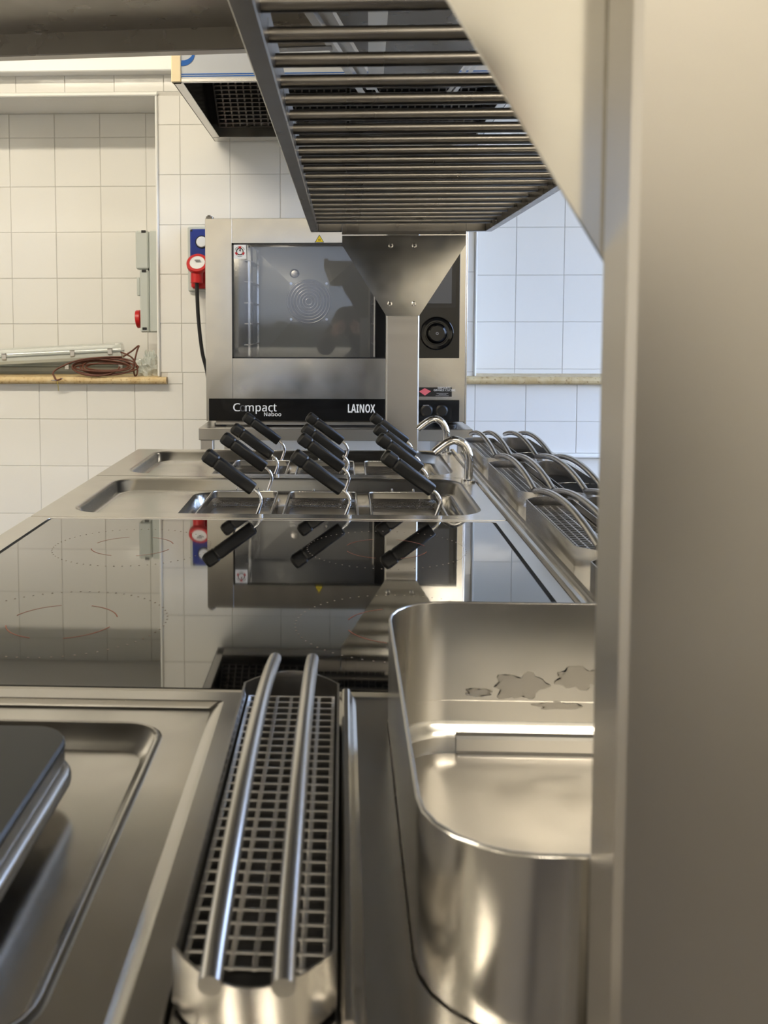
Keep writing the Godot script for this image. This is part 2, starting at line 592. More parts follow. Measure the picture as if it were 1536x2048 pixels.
func back_walls() -> void:
	var wb := structure("wall_back")
	# left half, with a deep niche
	part(wb, "grout_bed", boxes([
		pbox(-2.65, 0.42, -EYE, -0.2517, 3.8, 4.3), pbox(-2.65, 0.42, 0.8905, 1.79, 3.8, 4.3), pbox(-0.742, 0.42, -0.2517, 0.8905, 3.8, 4.3),
		pbox(-2.65, -2.3, -0.2517, 0.8905, 3.8, 4.3), pbox(-2.3, -0.742, -0.2517, 0.8905, 4.1, 4.3)]), M.grout)
	var us_low := [-1.17, -0.977, -0.785, -0.588, -0.396, -0.2517]
	var xs_low := [-2.6, -2.405, -2.21, -2.014, -1.818, -1.623, -1.427, -1.2314, -1.0356, -0.8396, -0.6444]
	tile_field(wb, xs_low, us_low, 3.8)
	tile_field(wb, [-0.738, -0.647, -0.4485, -0.25, -0.05, 0.15, 0.35], [-0.2517 + 0.0465, -0.008, 0.1877, 0.3841, 0.581, 0.7764, 0.8905], 3.8)
	tile_field(wb, [-0.7067, -0.6444], [-0.2517, -0.2052], 3.8)
	tile_field(wb, [-0.6444, -0.4485, -0.25, -0.05, 0.15, 0.35], [-1.17, -0.977, -0.785, -0.588, -0.396, -0.2052], 3.8)
	# rows over the niche
	tile_field(wb, [-2.5, -2.3, -2.1, -1.9, -1.7, -1.5, -1.302, -1.105, -0.907, -0.71, -0.51, -0.31, -0.11, 0.09, 0.29], [0.905, 0.977, 1.17, 1.37, 1.57, 1.77], 3.8)
	# niche back
	var xn := [-2.2, -2.027, -1.8305, -1.634, -1.4374, -1.2406, -1.0433, -0.8453, -0.745]
	tile_field(wb, xn, [-0.2116, -0.0109, 0.1863, 0.3843, 0.5789, 0.787, 0.888], 4.1)
	# rounded trim along the niche edge, and the ceiling of the niche
	part(wb, "niche_trim", boxes([pbox(-2.3, -0.733, 0.8885, 0.904, 3.786, 3.80)], 0.004), M.white_trim)
	part(wb, "niche_trim", boxes([pbox(-0.7445, -0.7345, -0.222, 0.8885, 3.786, 3.80)], 0.004), M.white_trim)
	part(wb, "niche_soffit", boxes([pbox(-2.3, -0.742, 0.8885, 0.8925, 3.8, 4.1)]), M.tile_ivory)
	part(wb, "niche_jamb", boxes([pbox(-0.744, -0.740, -0.222, 0.8885, 3.8, 4.1)]), M.tile_ivory)
	# right half stands further forward, with a shallow niche
	var wr := structure("wall_back_right")
	part(wr, "grout_bed", boxes([
		pbox(0.42, 2.3, -EYE, -0.245, 3.75, 4.3), pbox(0.42, 0.516, -0.245, 1.79, 3.75, 4.3), pbox(0.516, 2.3, 1.0, 1.79, 3.75, 4.3), pbox(0.516, 2.3, -0.245, 1.0, 3.95, 4.3)]), M.grout)
	tile_field(wr, [0.42, 0.5184, 0.7163, 0.9146, 1.113, 1.311, 1.51, 1.708, 1.906, 2.105, 2.295], [-1.2, -1.118, -0.925, -0.73, -0.536], 3.75)
	tile_field(wr, [0.42, 0.5184, 0.7163, 0.9146, 1.113, 1.311, 1.51, 1.708, 1.906, 2.105, 2.295], [-0.516, -0.392, -0.245], 3.75)
	tile_field(wr, [0.42, 0.512], [-0.245, -0.1965, -0.002, 0.1925, 0.387, 0.58, 0.775, 0.97], 3.75)
	tile_field(wr, [0.528, 0.7071, 0.9015, 1.096, 1.29, 1.485, 1.68, 1.874, 2.07, 2.265], [-0.235, -0.1957, -0.0021, 0.189, 0.3833, 0.577, 0.77, 0.965], 3.95)
	tile_field(wr, [0.42, 0.6184, 0.8163, 1.0146, 1.213, 1.411, 1.61, 1.808, 2.006, 2.205, 2.295], [1.005, 1.19, 1.38, 1.57, 1.77], 3.75)
	part(wr, "niche_trim", boxes([pbox(0.512, 0.5215, -0.215, 1.0, 3.738, 3.752)], 0.004), M.white_trim)
	part(wr, "niche_jamb", boxes([pbox(0.5165, 0.522, -0.215, 1.0, 3.752, 3.95)]), M.tile_ivory)
	part(wr, "ledge_trim", boxes([pbox(0.42, 2.29, -0.5334, -0.5175, 3.728, 3.752)], 0.004), M.white_trim)
	part(wr, "joint_strip", boxes([pbox(0.525, 2.29, -0.2365, -0.2145, 3.93, 3.952)], 0.003), M.white_trim)
	# marble sills
	var s1 := structure("trim_1", "beige flecked marble sill under the left niche with lamps on it")
	part(s1, "sill_slab", sill_mesh(-2.3, -0.707, 3.765, 4.097, -0.2517, -0.2225), M.marble)
	var s2 := structure("trim_2", "beige marble sill under the right niche")
	part(s2, "sill_slab", sill_mesh(0.4805, 2.25, 3.715, 3.945, -0.245, -0.2135), M.marble)
	# boxed beam over the left niche
	var bm := structure("trim_3", "pale boxed beam along the wall above the left niche")
	part(bm, "beam", boxes([pbox(-2.65, -0.52, 0.9705, 1.2, 3.73, 3.80)], 0.004), M.paint_white)

func sill_mesh(x0: float, x1: float, t0: float, t1: float, u0: float, u1: float) -> ArrayMesh:
	var r := (u1 - u0) / 2.0
	var poly := PackedVector2Array([Vector2(-t1, u0), Vector2(-t0 - r, u0)])
	for k in 7:
		var a := -PI / 2 + PI * k / 6.0
		poly.append(Vector2(-t0 - r + cos(a) * r, (u0 + u1) / 2.0 + sin(a) * r))
	poly.append(Vector2(-t1, u1))
	# polygon lies in z / y and is pushed along x
	return prism(poly, x0, x1, Transform3D(Basis(Vector3(0, 0, 1), Vector3(0, 1, 0), Vector3(1, 0, 0)), Vector3(0, EYE, 0)))

# ------------------------------------------------------------------ island: hob and pasta cookers
const CT := -0.31   # worktop height

func cabinet(t: Node3D, x0: float, x1: float, t0: float, t1: float, doors: int) -> void:
	var o := t.position
	var body := part(t, "cabinet", boxes([pbox(x0 + 0.015, x1, -1.06, CT - 0.045, t0 + 0.002, t1 - 0.002)]), M.steel_satin, -o)
	for k in doors:
		var a := lerpf(t0, t1, float(k) / doors)
		var b := lerpf(t0, t1, float(k + 1) / doors)
		var d := part(body, "door", boxes([pbox(x0 - 0.002, x0 + 0.015, -1.04, CT - 0.08, a + 0.006, b - 0.006)], 0.003), M.steel_brushed)
		part(d, "handle", boxes([pbox(x0 - 0.03, x0 - 0.002, CT - 0.13, CT - 0.115, a + 0.05, b - 0.05)], 0.004), M.bar_steel)
	for x in [x0 + 0.06, x1 - 0.06]:
		for z in [t0 + 0.05, t1 - 0.05]:
			part(t, "leg", boxes([pbox(x - 0.02, x + 0.02, -EYE, -1.06, z - 0.02, z + 0.02)], 0.004), M.steel_satin, -o)

func island_cookers() -> void:
	# ---- hob
	var h := thing("induction_hob", "wide black glass induction hob set flush in the steel island", "hob", P(-0.1, -EYE, 1.13))
	var o := -h.position
	part(h, "worktop_frame", loft([
		ring(-0.5, 0.2575, 0.7755, 1.4765, CT - 0.045, 0.002), ring(-0.5, 0.2575, 0.7755, 1.4765, CT - 0.003, 0.003), ring(-0.4975, 0.2565, 0.778, 1.474, CT, 0.003),
		ring(-0.4635, 0.2375, 0.7785, 1.4665, CT, 0.006), ring(-0.4625, 0.2365, 0.7790, 1.4655, CT - 0.004, 0.006)], [2, 3, 4, 5]), M.steel, o)
	part(h, "seal", loft([ring(-0.463, 0.237, 0.7783, 1.466, CT - 0.003, 0.006), ring(-0.463, 0.237, 0.7783, 1.466, CT - 0.0006, 0.006), ring(-0.4585, 0.2325, 0.7805, 1.463, CT - 0.0006, 0.005)], [-1, -1]), M.black_matt, o)
	var gl := part(h, "glass_top", loft([ring(-0.4585, 0.2325, 0.7805, 1.463, CT - 0.006, 0.005), ring(-0.4585, 0.2325, 0.7805, 1.463, CT - 0.0008, 0.005), ring(-0.4575, 0.2315, 0.7815, 1.462, CT, 0.005)], [-1, -1], true, true), M.hob_glass, o)
	for zx in [-0.29, 0.06]:
		for zt in [0.955, 1.285]:
			for q in 4:
				var st := new_st()
				st.set_smooth_group(-1)
				var a0 := q * PI / 2 + 0.30
				for k in 14:
					var a := a0 + (PI / 2 - 0.60) * k / 14.0
					var b := a0 + (PI / 2 - 0.60) * (k + 1) / 14.0
					quad(st, P(zx + cos(a) * 0.0565, CT + 0.0002, zt + sin(a) * 0.0565), P(zx + cos(b) * 0.0565, CT + 0.0002, zt + sin(b) * 0.0565), P(zx + cos(b) * 0.0555, CT + 0.0002, zt + sin(b) * 0.0555), P(zx + cos(a) * 0.0555, CT + 0.0002, zt + sin(a) * 0.0555))
				part(gl, "zone_arc", done(st), M.mark_orange)
			var sd := new_st()
			sd.set_smooth_group(-1)
			for k in 64:
				var a := TAU * k / 64.0
				var c := P(zx + cos(a) * 0.108, CT + 0.0002, zt + sin(a) * 0.108)
				var e := 0.0009
				quad(sd, c + Vector3(-e, 0, -e), c + Vector3(e, 0, -e), c + Vector3(e, 0, e), c + Vector3(-e, 0, e))
			part(gl, "zone_dots", done(sd), M.mark_pale).set_meta("kind", "stuff")
	cabinet(h, -0.5, 0.25, 0.7755, 1.4765, 2)
	# ---- the two pasta cookers
	for k in 2:
		var d := 0.402 * k
		var pc := thing("pasta_cooker", ["steel pasta cooker with basket wells right behind the black hob", "far steel pasta cooker at the end of the island by the oven"][k], "pasta cooker", P(-0.1, -EYE, 1.68 + d))
		o = -pc.position
		var t0 := 1.4785 + d
		var t1 := t0 + 0.401
		part(pc, "worktop", loft([
			ring(-0.5, 0.2575, t0, t1, CT - 0.045, 0.002), ring(-0.5, 0.2575, t0, t1, CT - 0.003, 0.003), ring(-0.4975, 0.2565, t0 + 0.0015, t1 - 0.0015, CT, 0.003),
			ring(-0.449, 0.229, 1.512 + d, 1.866 + d, CT, 0.055), ring(-0.445, 0.225, 1.516 + d, 1.860 + d, CT - 0.0012, 0.052), ring(-0.440, 0.220, 1.521 + d, 1.850 + d, CT - 0.005, 0.048), ring(-0.433, 0.213, 1.529 + d, 1.823 + d, CT - 0.0175, 0.043), ring(-0.425, 0.207, 1.535 + d, 1.815 + d, CT - 0.0195, 0.035),
			ring(-0.284, 0.204, 1.538 + d, 1.812 + d, CT - 0.020, 0.034), ring(-0.279, 0.200, 1.542 + d, 1.808 + d, CT - 0.023, 0.03), ring(-0.275, 0.196, 1.546 + d, 1.804 + d, CT - 0.05, 0.028), ring(-0.268, 0.19, 1.552 + d, 1.798 + d, CT - 0.23, 0.024)],
			[2, 3, 4, 5, 5, 5, 5, 6, 7, 7, 7], false, true), M.steel, o)
		cabinet(pc, -0.5, 0.25, t0, t1, 1)
		# swan-neck filling tap on the back ledge
		var tp := thing("filling_tap", ["chrome swan-neck filling tap beside the pasta cooker nearest the hob", "chrome swan-neck filling tap nearest the oven"][k], "tap", P(0.243, CT, 1.835 + d), "chrome filling taps")
		part(tp, "base_ring", lathe([Vector2(0, 0.006), Vector2(0.011, 0.006), Vector2(0.0135, 0.004), Vector2(0.0135, 0.0)]), M.chrome)
		part(tp, "spout", tube(smooth_path([Vector3(0, 0.004, 0), Vector3(0.001, 0.03, 0), Vector3(0.0005, 0.052, 0), Vector3(-0.008, 0.071, 0), Vector3(-0.024, 0.081, 0), Vector3(-0.040, 0.077, 0), Vector3(-0.066, 0.057, 0)], 6), 0.0083, 16), M.chrome)
		part(tp, "spout_mouth", lathe([Vector2(0, 0), Vector2(0.0068, 0)], 16, Transform3D(Basis(Vector3(0, 0, 1), 0.92 + PI / 2), Vector3(-0.0662, 0.0568, 0))), M.black_matt)
	baskets()
	# ---- back ledge: upturn, gutter and the strip the flues stand on
	var lg := thing("rear_ledge", "long folded steel gutter along the back of the hob and pasta cookers", "gutter", P(0.3, CT, 1.5))
	var prof := PackedVector2Array([Vector2(0.2575, -0.03), Vector2(0.2575, 0.0), Vector2(0.2590, 0.0035), Vector2(0.2605, 0.0045), Vector2(0.2655, 0.0045), Vector2(0.267, 0.003), Vector2(0.2695, -0.006), Vector2(0.2715, -0.007), Vector2(0.281, -0.007), Vector2(0.283, -0.005), Vector2(0.2845, 0.0), Vector2(0.50, 0.0), Vector2(0.50, -0.03)])
	part(lg, "ledge_sheet", prism(prof, -2.2815, -0.7765, Transform3D(Basis.IDENTITY, Vector3(0, EYE + CT, 0))), M.steel, -lg.position)
	part(lg, "under_frame", boxes([pbox(0.262, 0.50, -EYE, CT - 0.032, 0.79, 2.27)]), M.steel_satin, -lg.position)

func baskets() -> void:
	var place := ["left", "middle", "right"]
	var cx := [-0.184, -0.037, 0.112]
	var perf := Image.create(256, 256, false, Image.FORMAT_RGBA8)
	perf.fill(Color(0.33, 0.325, 0.32, 1))
	for j in 32:
		for i in 32:
			for y in 5:
				for x in 5:
					if Vector2(x - 2, y - 2).length() < 2.5:
						perf.set_pixel((i * 8 + x + (4 if j % 2 else 0)) % 256, j * 8 + y, Color(0, 0, 0, 0))
	var pm := mat("perforated", Color(1, 1, 1), 0.35, 1.0)
	pm.albedo_texture = ImageTexture.create_from_image(perf)
	pm.transparency = BaseMaterial3D.TRANSPARENCY_ALPHA_SCISSOR
	pm.alpha_scissor_threshold = 0.5
	pm.uv1_triplanar = true
	pm.uv1_scale = Vector3(12, 12, 12)
	var b := thing("pasta_basket", "", "pasta basket", Vector3.ZERO, "pasta baskets in the two cookers")
	var hw := 0.0625
	var hd := 0.115
	var rim := PackedVector3Array()
	var low := PackedVector3Array()
	var mouth := PackedVector3Array()
	for e in [[1, 1, 0.0], [-1, 1, PI / 2], [-1, -1, PI], [1, -1, PI * 1.5]]:
		for k in 5:
			var a: float = e[2] + PI / 2 * k / 4.0
			var v := Vector3(e[0] * (hw - 0.014) + cos(a) * 0.014, 0.0, e[1] * (hd - 0.014) + sin(a) * 0.014)
			rim.append(v)
			mouth.append(v + Vector3(0, -0.012, 0))
			low.append(Vector3(v.x * 0.9, -0.16, v.z * 0.93))
	part(b, "rim", tube(rim, 0.0021, 8, true), M.chrome)
	part(b, "collar", loft([rim, mouth], [1]), M.steel)
	part(b, "mesh_body", loft([mouth, low], [1], false, true), pm)
	for x in [-0.018, 0.022]:
		part(b, "hook", tube(PackedVector3Array([Vector3(x, 0.001, -hd), Vector3(x, 0.005, -hd - 0.003), Vector3(x, -0.004, -hd - 0.006)]), 0.0021, 6), M.chrome)
	for s in [1.0, -1.0]:
		# wire neck and grip lean left, in the plane of the basket's end
		var z: float = s * (hd + 0.003)
		var neck := [Vector3(0.026, -0.05, z), Vector3(0.036, -0.015, z), Vector3(0.0455, 0.012, z), Vector3(0.049, 0.026, z), Vector3(0.044, 0.039, z), Vector3(0.031, 0.050, z)]
		part(b, "wire_neck", tube(smooth_path(neck, 6), 0.0030, 10), M.chrome)
		var g0 := Vector3(0.036, 0.0455, z)
		var g1 := Vector3(-0.045, 0.1055, z)
		var grip := part(b, "grip", grip_mesh((g1 - g0).length()), M.black_plastic)
		var dirv := (g1 - g0).normalized()
		grip.transform = Transform3D(Basis(dirv.cross(Vector3.BACK).normalized(), dirv, Vector3.BACK), g0)
	for k in 2:
		for c in 3:
			var at := P(cx[c], -0.3235, 1.675 + 0.402 * k)
			var who: String = "%s black-handled pasta basket in the cooker %s" % [place[c], ["next to the hob", "next to the oven"][k]]
			if k == 0 and c == 0:
				b.position = at
				b.set_meta("label", who)
			else:
				copy_of(b, who, at)

func grip_mesh(length: float) -> ArrayMesh:
	var st := new_st()
	var rings := []
	for e in [[0.0, 0.0095], [0.002, 0.0108], [0.06 * length / 0.1, 0.0112], [0.072 * length / 0.1, 0.0112], [0.075 * length / 0.1, 0.0103], [0.078 * length / 0.1, 0.0118], [0.94 * length, 0.0122], [0.985 * length, 0.0105], [length, 0.0065]]:
		var rr: float = e[1]
		var rv := PackedVector3Array()
		for q in [[1, 1, 0.0], [-1, 1, PI / 2], [-1, -1, PI], [1, -1, PI * 1.5]]:
			for k in 4:
				var a: float = q[2] + PI / 2 * k / 3.0
				rv.append(Vector3(q[0] * rr * 0.45 + cos(a) * rr * 0.55, e[0], (q[1] * rr * 0.45 + sin(a) * rr * 0.55) * 0.8))
		rings.append(rv)
	add_loft(st, rings, [1, 1, 2, 3, 4, 2, 1, 1], true, true)
	return done(st)

# ------------------------------------------------------------------ near row: pan unit, flue strip, basin
func near_row() -> void:
	var g := thing("pan_unit", "near steel cooking unit with a wide pressed pan, left foreground", "pan unit", P(-0.4, -EYE, 0.58))
	var o := -g.position
	part(g, "worktop", loft([
		ring(-0.86, -0.0785, 0.345, 0.7745, CT - 0.04, 0.001), ring(-0.86, -0.0785, 0.345, 0.7745, CT - 0.0015, 0.0015), ring(-0.859, -0.0795, 0.346, 0.7735, CT, 0.0015),
		ring(-0.84, -0.0965, 0.350, 0.7555, CT, 0.003), ring(-0.836, -0.0990, 0.352, 0.7543, CT - 0.0006, 0.003), ring(-0.829, -0.1065, 0.358, 0.7515, CT - 0.005, 0.003),
		ring(-0.80, -0.1360, 0.385, 0.7225, CT - 0.0055, 0.03), ring(-0.797, -0.1385, 0.3875, 0.720, CT - 0.0035, 0.029), ring(-0.793, -0.1415, 0.3905, 0.716, CT - 0.0045, 0.027), ring(-0.789, -0.1445, 0.394, 0.702, CT - 0.0135, 0.024), ring(-0.783, -0.150, 0.399, 0.697, CT - 0.0165, 0.02)],
		[2, 3, 4, 5, 5, 6, 7, 7, 7, 7], false, true), M.steel, o)
	cabinet(g, -0.86, -0.08, 0.345, 0.7745, 1)
	# lid lying in the pan
	var ld := thing("covered_tray", "dark topped steel tray with stepped sides lying in the near pan", "tray", P(-0.45, CT - 0.0165, 0.53))
	o = -ld.position
	var st := new_st()
	add_loft(st, [ring(-0.72, -0.184, 0.42, 0.640, CT - 0.003, 0.03), ring(-0.7215, -0.1825, 0.4185, 0.6415, CT - 0.0005, 0.031), ring(-0.7215, -0.1825, 0.4185, 0.6415, CT + 0.005, 0.031), ring(-0.7195, -0.1845, 0.4205, 0.6395, CT + 0.0085, 0.029), ring(-0.7155, -0.1885, 0.4245, 0.6355, CT + 0.010, 0.026),
		ring(-0.7155, -0.1885, 0.4245, 0.6355, CT + 0.013, 0.026), ring(-0.7175, -0.1865, 0.4225, 0.6375, CT + 0.0145, 0.027), ring(-0.7175, -0.1865, 0.4225, 0.6375, CT + 0.0235, 0.027)], [2, 2, 2, 2, 3, 4, 5], true, true)
	part(ld, "tray_body", done(st), M.bar_steel, o)
	part(ld, "tray_cover", loft([ring(-0.718, -0.186, 0.422, 0.638, CT + 0.0235, 0.0275), ring(-0.718, -0.186, 0.422, 0.638, CT + 0.0265, 0.0275), ring(-0.7165, -0.1875, 0.4235, 0.6365, CT + 0.0285, 0.026)], [2, 3], true, true), M.charcoal_top, o)
	for fx in [-0.68, -0.23]:
		for ft in [0.45, 0.60]:
			part(ld, "foot", lathe([Vector2(0, 0), Vector2(0.008, 0), Vector2(0.008, 0.014), Vector2(0, 0.014)], 12, Transform3D(Basis.IDENTITY, P(fx, CT - 0.0165, ft))), M.black_plastic, o)
	# worktop of the right-hand unit, cut out round the basin
	var bw := thing("basin_unit", "steel deep basin with tall rounded walls beside the near post", "basin", P(0.2, -EYE, 0.58))
	o = -bw.position
	var B := [0.036, 0.40, 0.399, 0.7742]
	part(bw, "worktop", loft([ring(-0.0765, 0.52, 0.394, 0.7745, CT - 0.04, 0.001), ring(-0.0765, 0.52, 0.394, 0.7745, CT - 0.0025, 0.001), ring(B[0] - 0.001, B[1] + 0.001, B[2] - 0.001, B[3] - 0.003, CT - 0.003, 0.05)], [-1, -1]), M.steel, o)
	part(bw, "front_strip", boxes([pbox(-0.0765, 0.035, CT - 0.04, CT - 0.003, 0.345, 0.3935)], 0.001), M.steel, o)
	var rp := PackedVector2Array([Vector2(-0.002, -0.003), Vector2(0.0005, 0.004), Vector2(0.0018, 0.0055), Vector2(0.0048, 0.0055), Vector2(0.0062, 0.0045), Vector2(0.0088, -0.001), Vector2(0.0115, -0.0028), Vector2(0.0115, -0.006), Vector2(-0.002, -0.006)])
	part(bw, "ridge", prism(rp, -0.772, -0.395, Transform3D(Basis.IDENTITY, Vector3(0, EYE + CT, 0))), M.steel, o)
	var rim := -0.23
	var r := 0.05
	var fl := -0.372
	part(bw, "basin_wall", loft([
		ring(B[0], B[1], B[2], B[3], CT - 0.004, r), ring(B[0], B[1], B[2], B[3], rim - 0.001, r), ring(B[0] + 0.0006, B[1] - 0.0006, B[2] + 0.0006, B[3] - 0.0006, rim, r), ring(B[0] + 0.0016, B[1] - 0.0016, B[2] + 0.0016, B[3] - 0.0016, rim, r - 0.001), ring(B[0] + 0.0022, B[1] - 0.0022, B[2] + 0.0022, B[3] - 0.0022, rim - 0.001, r - 0.002),
		ring(B[0] + 0.0022, B[1] - 0.0022, B[2] + 0.0022, B[3] - 0.0022, rim - 0.10, r - 0.002), ring(B[0] + 0.0035, B[1] - 0.0035, B[2] + 0.0035, B[3] - 0.0035, rim - 0.104, r - 0.003), ring(B[0] + 0.0065, B[1] - 0.0065, B[2] + 0.0065, B[3] - 0.0065, rim - 0.107, r - 0.005),
		ring(B[0] + 0.009, B[1] - 0.009, B[2] + 0.009, B[3] - 0.009, rim - 0.112, r - 0.008), ring(B[0] + 0.010, B[1] - 0.010, B[2] + 0.010, B[3] - 0.010, rim - 0.126, r - 0.01), ring(B[0] + 0.014, B[1] - 0.014, B[2] + 0.014, B[3] - 0.014, rim - 0.134, r - 0.014), ring(B[0] + 0.018, B[1] - 0.018, B[2] + 0.018, B[3] - 0.018, rim - 0.137, r - 0.016)],
		[2, 3, 3, 3, 4, 5, 5, 5, 6, 6, 6]), M.steel, o)
	part(bw, "weld_bead", tube(ring(B[0] + 0.019, B[1] - 0.019, B[2] + 0.019, B[3] - 0.019, rim - 0.1375, r - 0.017), 0.0016, 8, true), M.bar_steel, o)
	part(bw, "basin_floor", loft([ring(B[0] + 0.017, B[1] - 0.017, B[2] + 0.017, B[3] - 0.017, rim - 0.138, r - 0.016), ring(B[0] + 0.03, B[1] - 0.03, B[2] + 0.03, B[3] - 0.03, rim - 0.139, r - 0.022)], [2], false, true), M.steel_satin, o)
	part(bw, "ledge_bar", prism(PackedVector2Array([Vector2(-0.7725, -0.338), Vector2(-0.7655, -0.338), Vector2(-0.7635, -0.3395), Vector2(-0.7625, -0.342), Vector2(-0.7625, -0.352), Vector2(-0.7595, -0.3535), Vector2(-0.7590, -0.358), Vector2(-0.762, -0.360), Vector2(-0.7725, -0.360)]), 0.094, 0.39, Transform3D(Basis(Vector3(0, 0, 1), Vector3(0, 1, 0), Vector3(1, 0, 0)), Vector3(0, EYE, 0))), M.bar_steel, o)
	var sn := FastNoiseLite.new()
	sn.seed = 31
	sn.frequency = 0.012
	sn.fractal_octaves = 4
	for sp in [[0.148, -0.300, 0.020, 0.011, 3, 0], [0.196, -0.293, 0.020, 0.008, 8, 1], [0.112, -0.306, 0.010, 0.003, 5, 2], [0.180, -0.316, 0.018, 0.003, 6, 3]]:
		var poly := PackedVector2Array()
		for k in 60:
			var a := TAU * k / 60.0
			var w := 1.0 + 0.75 * sn.get_noise_2d(cos(a) * 90.0 + sp[4] * 50.0, sin(a) * 90.0)
			poly.append(Vector2(sp[0] + cos(a) * sp[2] * w, sp[1] + sin(a) * sp[3] * w))
		part(bw, "dried_stain", prism(poly, -0.7719 + 0.0001 * sp[5], -0.7714 + 0.0001 * sp[5], Transform3D(Basis.IDENTITY, Vector3(0, EYE, 0))), M.stain, o)
	cabinet(bw, 0.03, 0.52, 0.394, 0.7745, 1)

# ------------------------------------------------------------------ flues with arched bar handles
func flue_outline(inset: float, up: float) -> PackedVector3Array:
	var o := PackedVector3Array()
	var hw := 0.0373 - inset
	var hl := 0.1575
	var bow := 0.027 - inset
	for s in [1.0, -1.0]:
		for k in 13:
			var q := 1.0 - 2.0 * k / 12.0
			o.append(Vector3(s * hw * q, up, -s * (hl + bow * (1.0 - q * q))))
	o.reverse()
	return o

func flues() -> void:
	var f := thing("flue_grille", "near flue grille with two arched bar handles, centre foreground", "flue grille", P(-0.0393, CT, 0.5665), "flue grilles with arched bars")
	var h := 0.028
	part(f, "casing", loft([flue_outline(0.0, 0.0), flue_outline(0.0, h), flue_outline(0.0016, h), flue_outline(0.0016, 0.0)], [2, -1, 3]), M.bar_steel)
	part(f, "flue_throat", loft([flue_outline(0.001, 0.0005), flue_outline(0.006, 0.0004)], [-1], false, true), M.black_matt)
	var st := new_st()
	var u := 0.0175
	for k in 7:
		var x := -0.0325 + 0.0325 / 3.0 * k
		add_box(st, Vector3(x - 0.0013, u - 0.003, -0.158), Vector3(x + 0.0013, u, 0.158), 0.0003)
	for k in 30:
		var z := -0.1566 + 0.0108 * k
		add_box(st, Vector3(-0.0338, u - 0.0025, z - 0.0011), Vector3(0.0338, u + 0.0002, z + 0.0011), 0.0003)
	part(f, "grate", done(st), M.bar_steel)
	for x in [-0.0153, 0.0153]:
		var pts := PackedVector3Array()
		for k in 25:
			var q := -1.0 + 2.0 * k / 24.0
			pts.append(Vector3(x, 0.0345 + 0.020 * (1.0 - q * q), 0.192 * q))
		part(f, "bar_handle", tube(pts, 0.0052, 16), M.bar_steel)
	var names := ["second flue grille behind the basin, half hidden by the near post", "flue grille with arched bars beside the hob's far end", "flue grille with arched bars beside the pasta cooker next to the hob", "farthest flue grille in the row beside the hob, by the oven"]
	for k in 4:
		copy_of(f, names[k], P(0.3293, CT, 0.957 + 0.3945 * k))
	# outer row: same casing, without the grate
	var names2 := ["open flue with arched bars in the outer row, hidden behind the post", "open flue with arched bars in the outer row, second from the near post", "open black-throated flue with arched bars in the middle of the outer row", "farthest open flue with arched bars in the outer row"]
	for k in 4:
		var c := copy_of(f, names2[k], P(0.412, CT, 0.957 + 0.3945 * k))
		c.name = free_name(self, "open_flue")
		c.set_meta("group", "open flues of the outer row")
		c.set_meta("category", "flue")
		var gr := c.get_node("grate")
		c.remove_child(gr)
		gr.free()
		part(c, "cross_wire", tube(PackedVector3Array([Vector3(-0.034, 0.016, 0.02), Vector3(0, 0.02, 0.03), Vector3(0.034, 0.016, 0.02)]), 0.0015, 6), M.chrome)

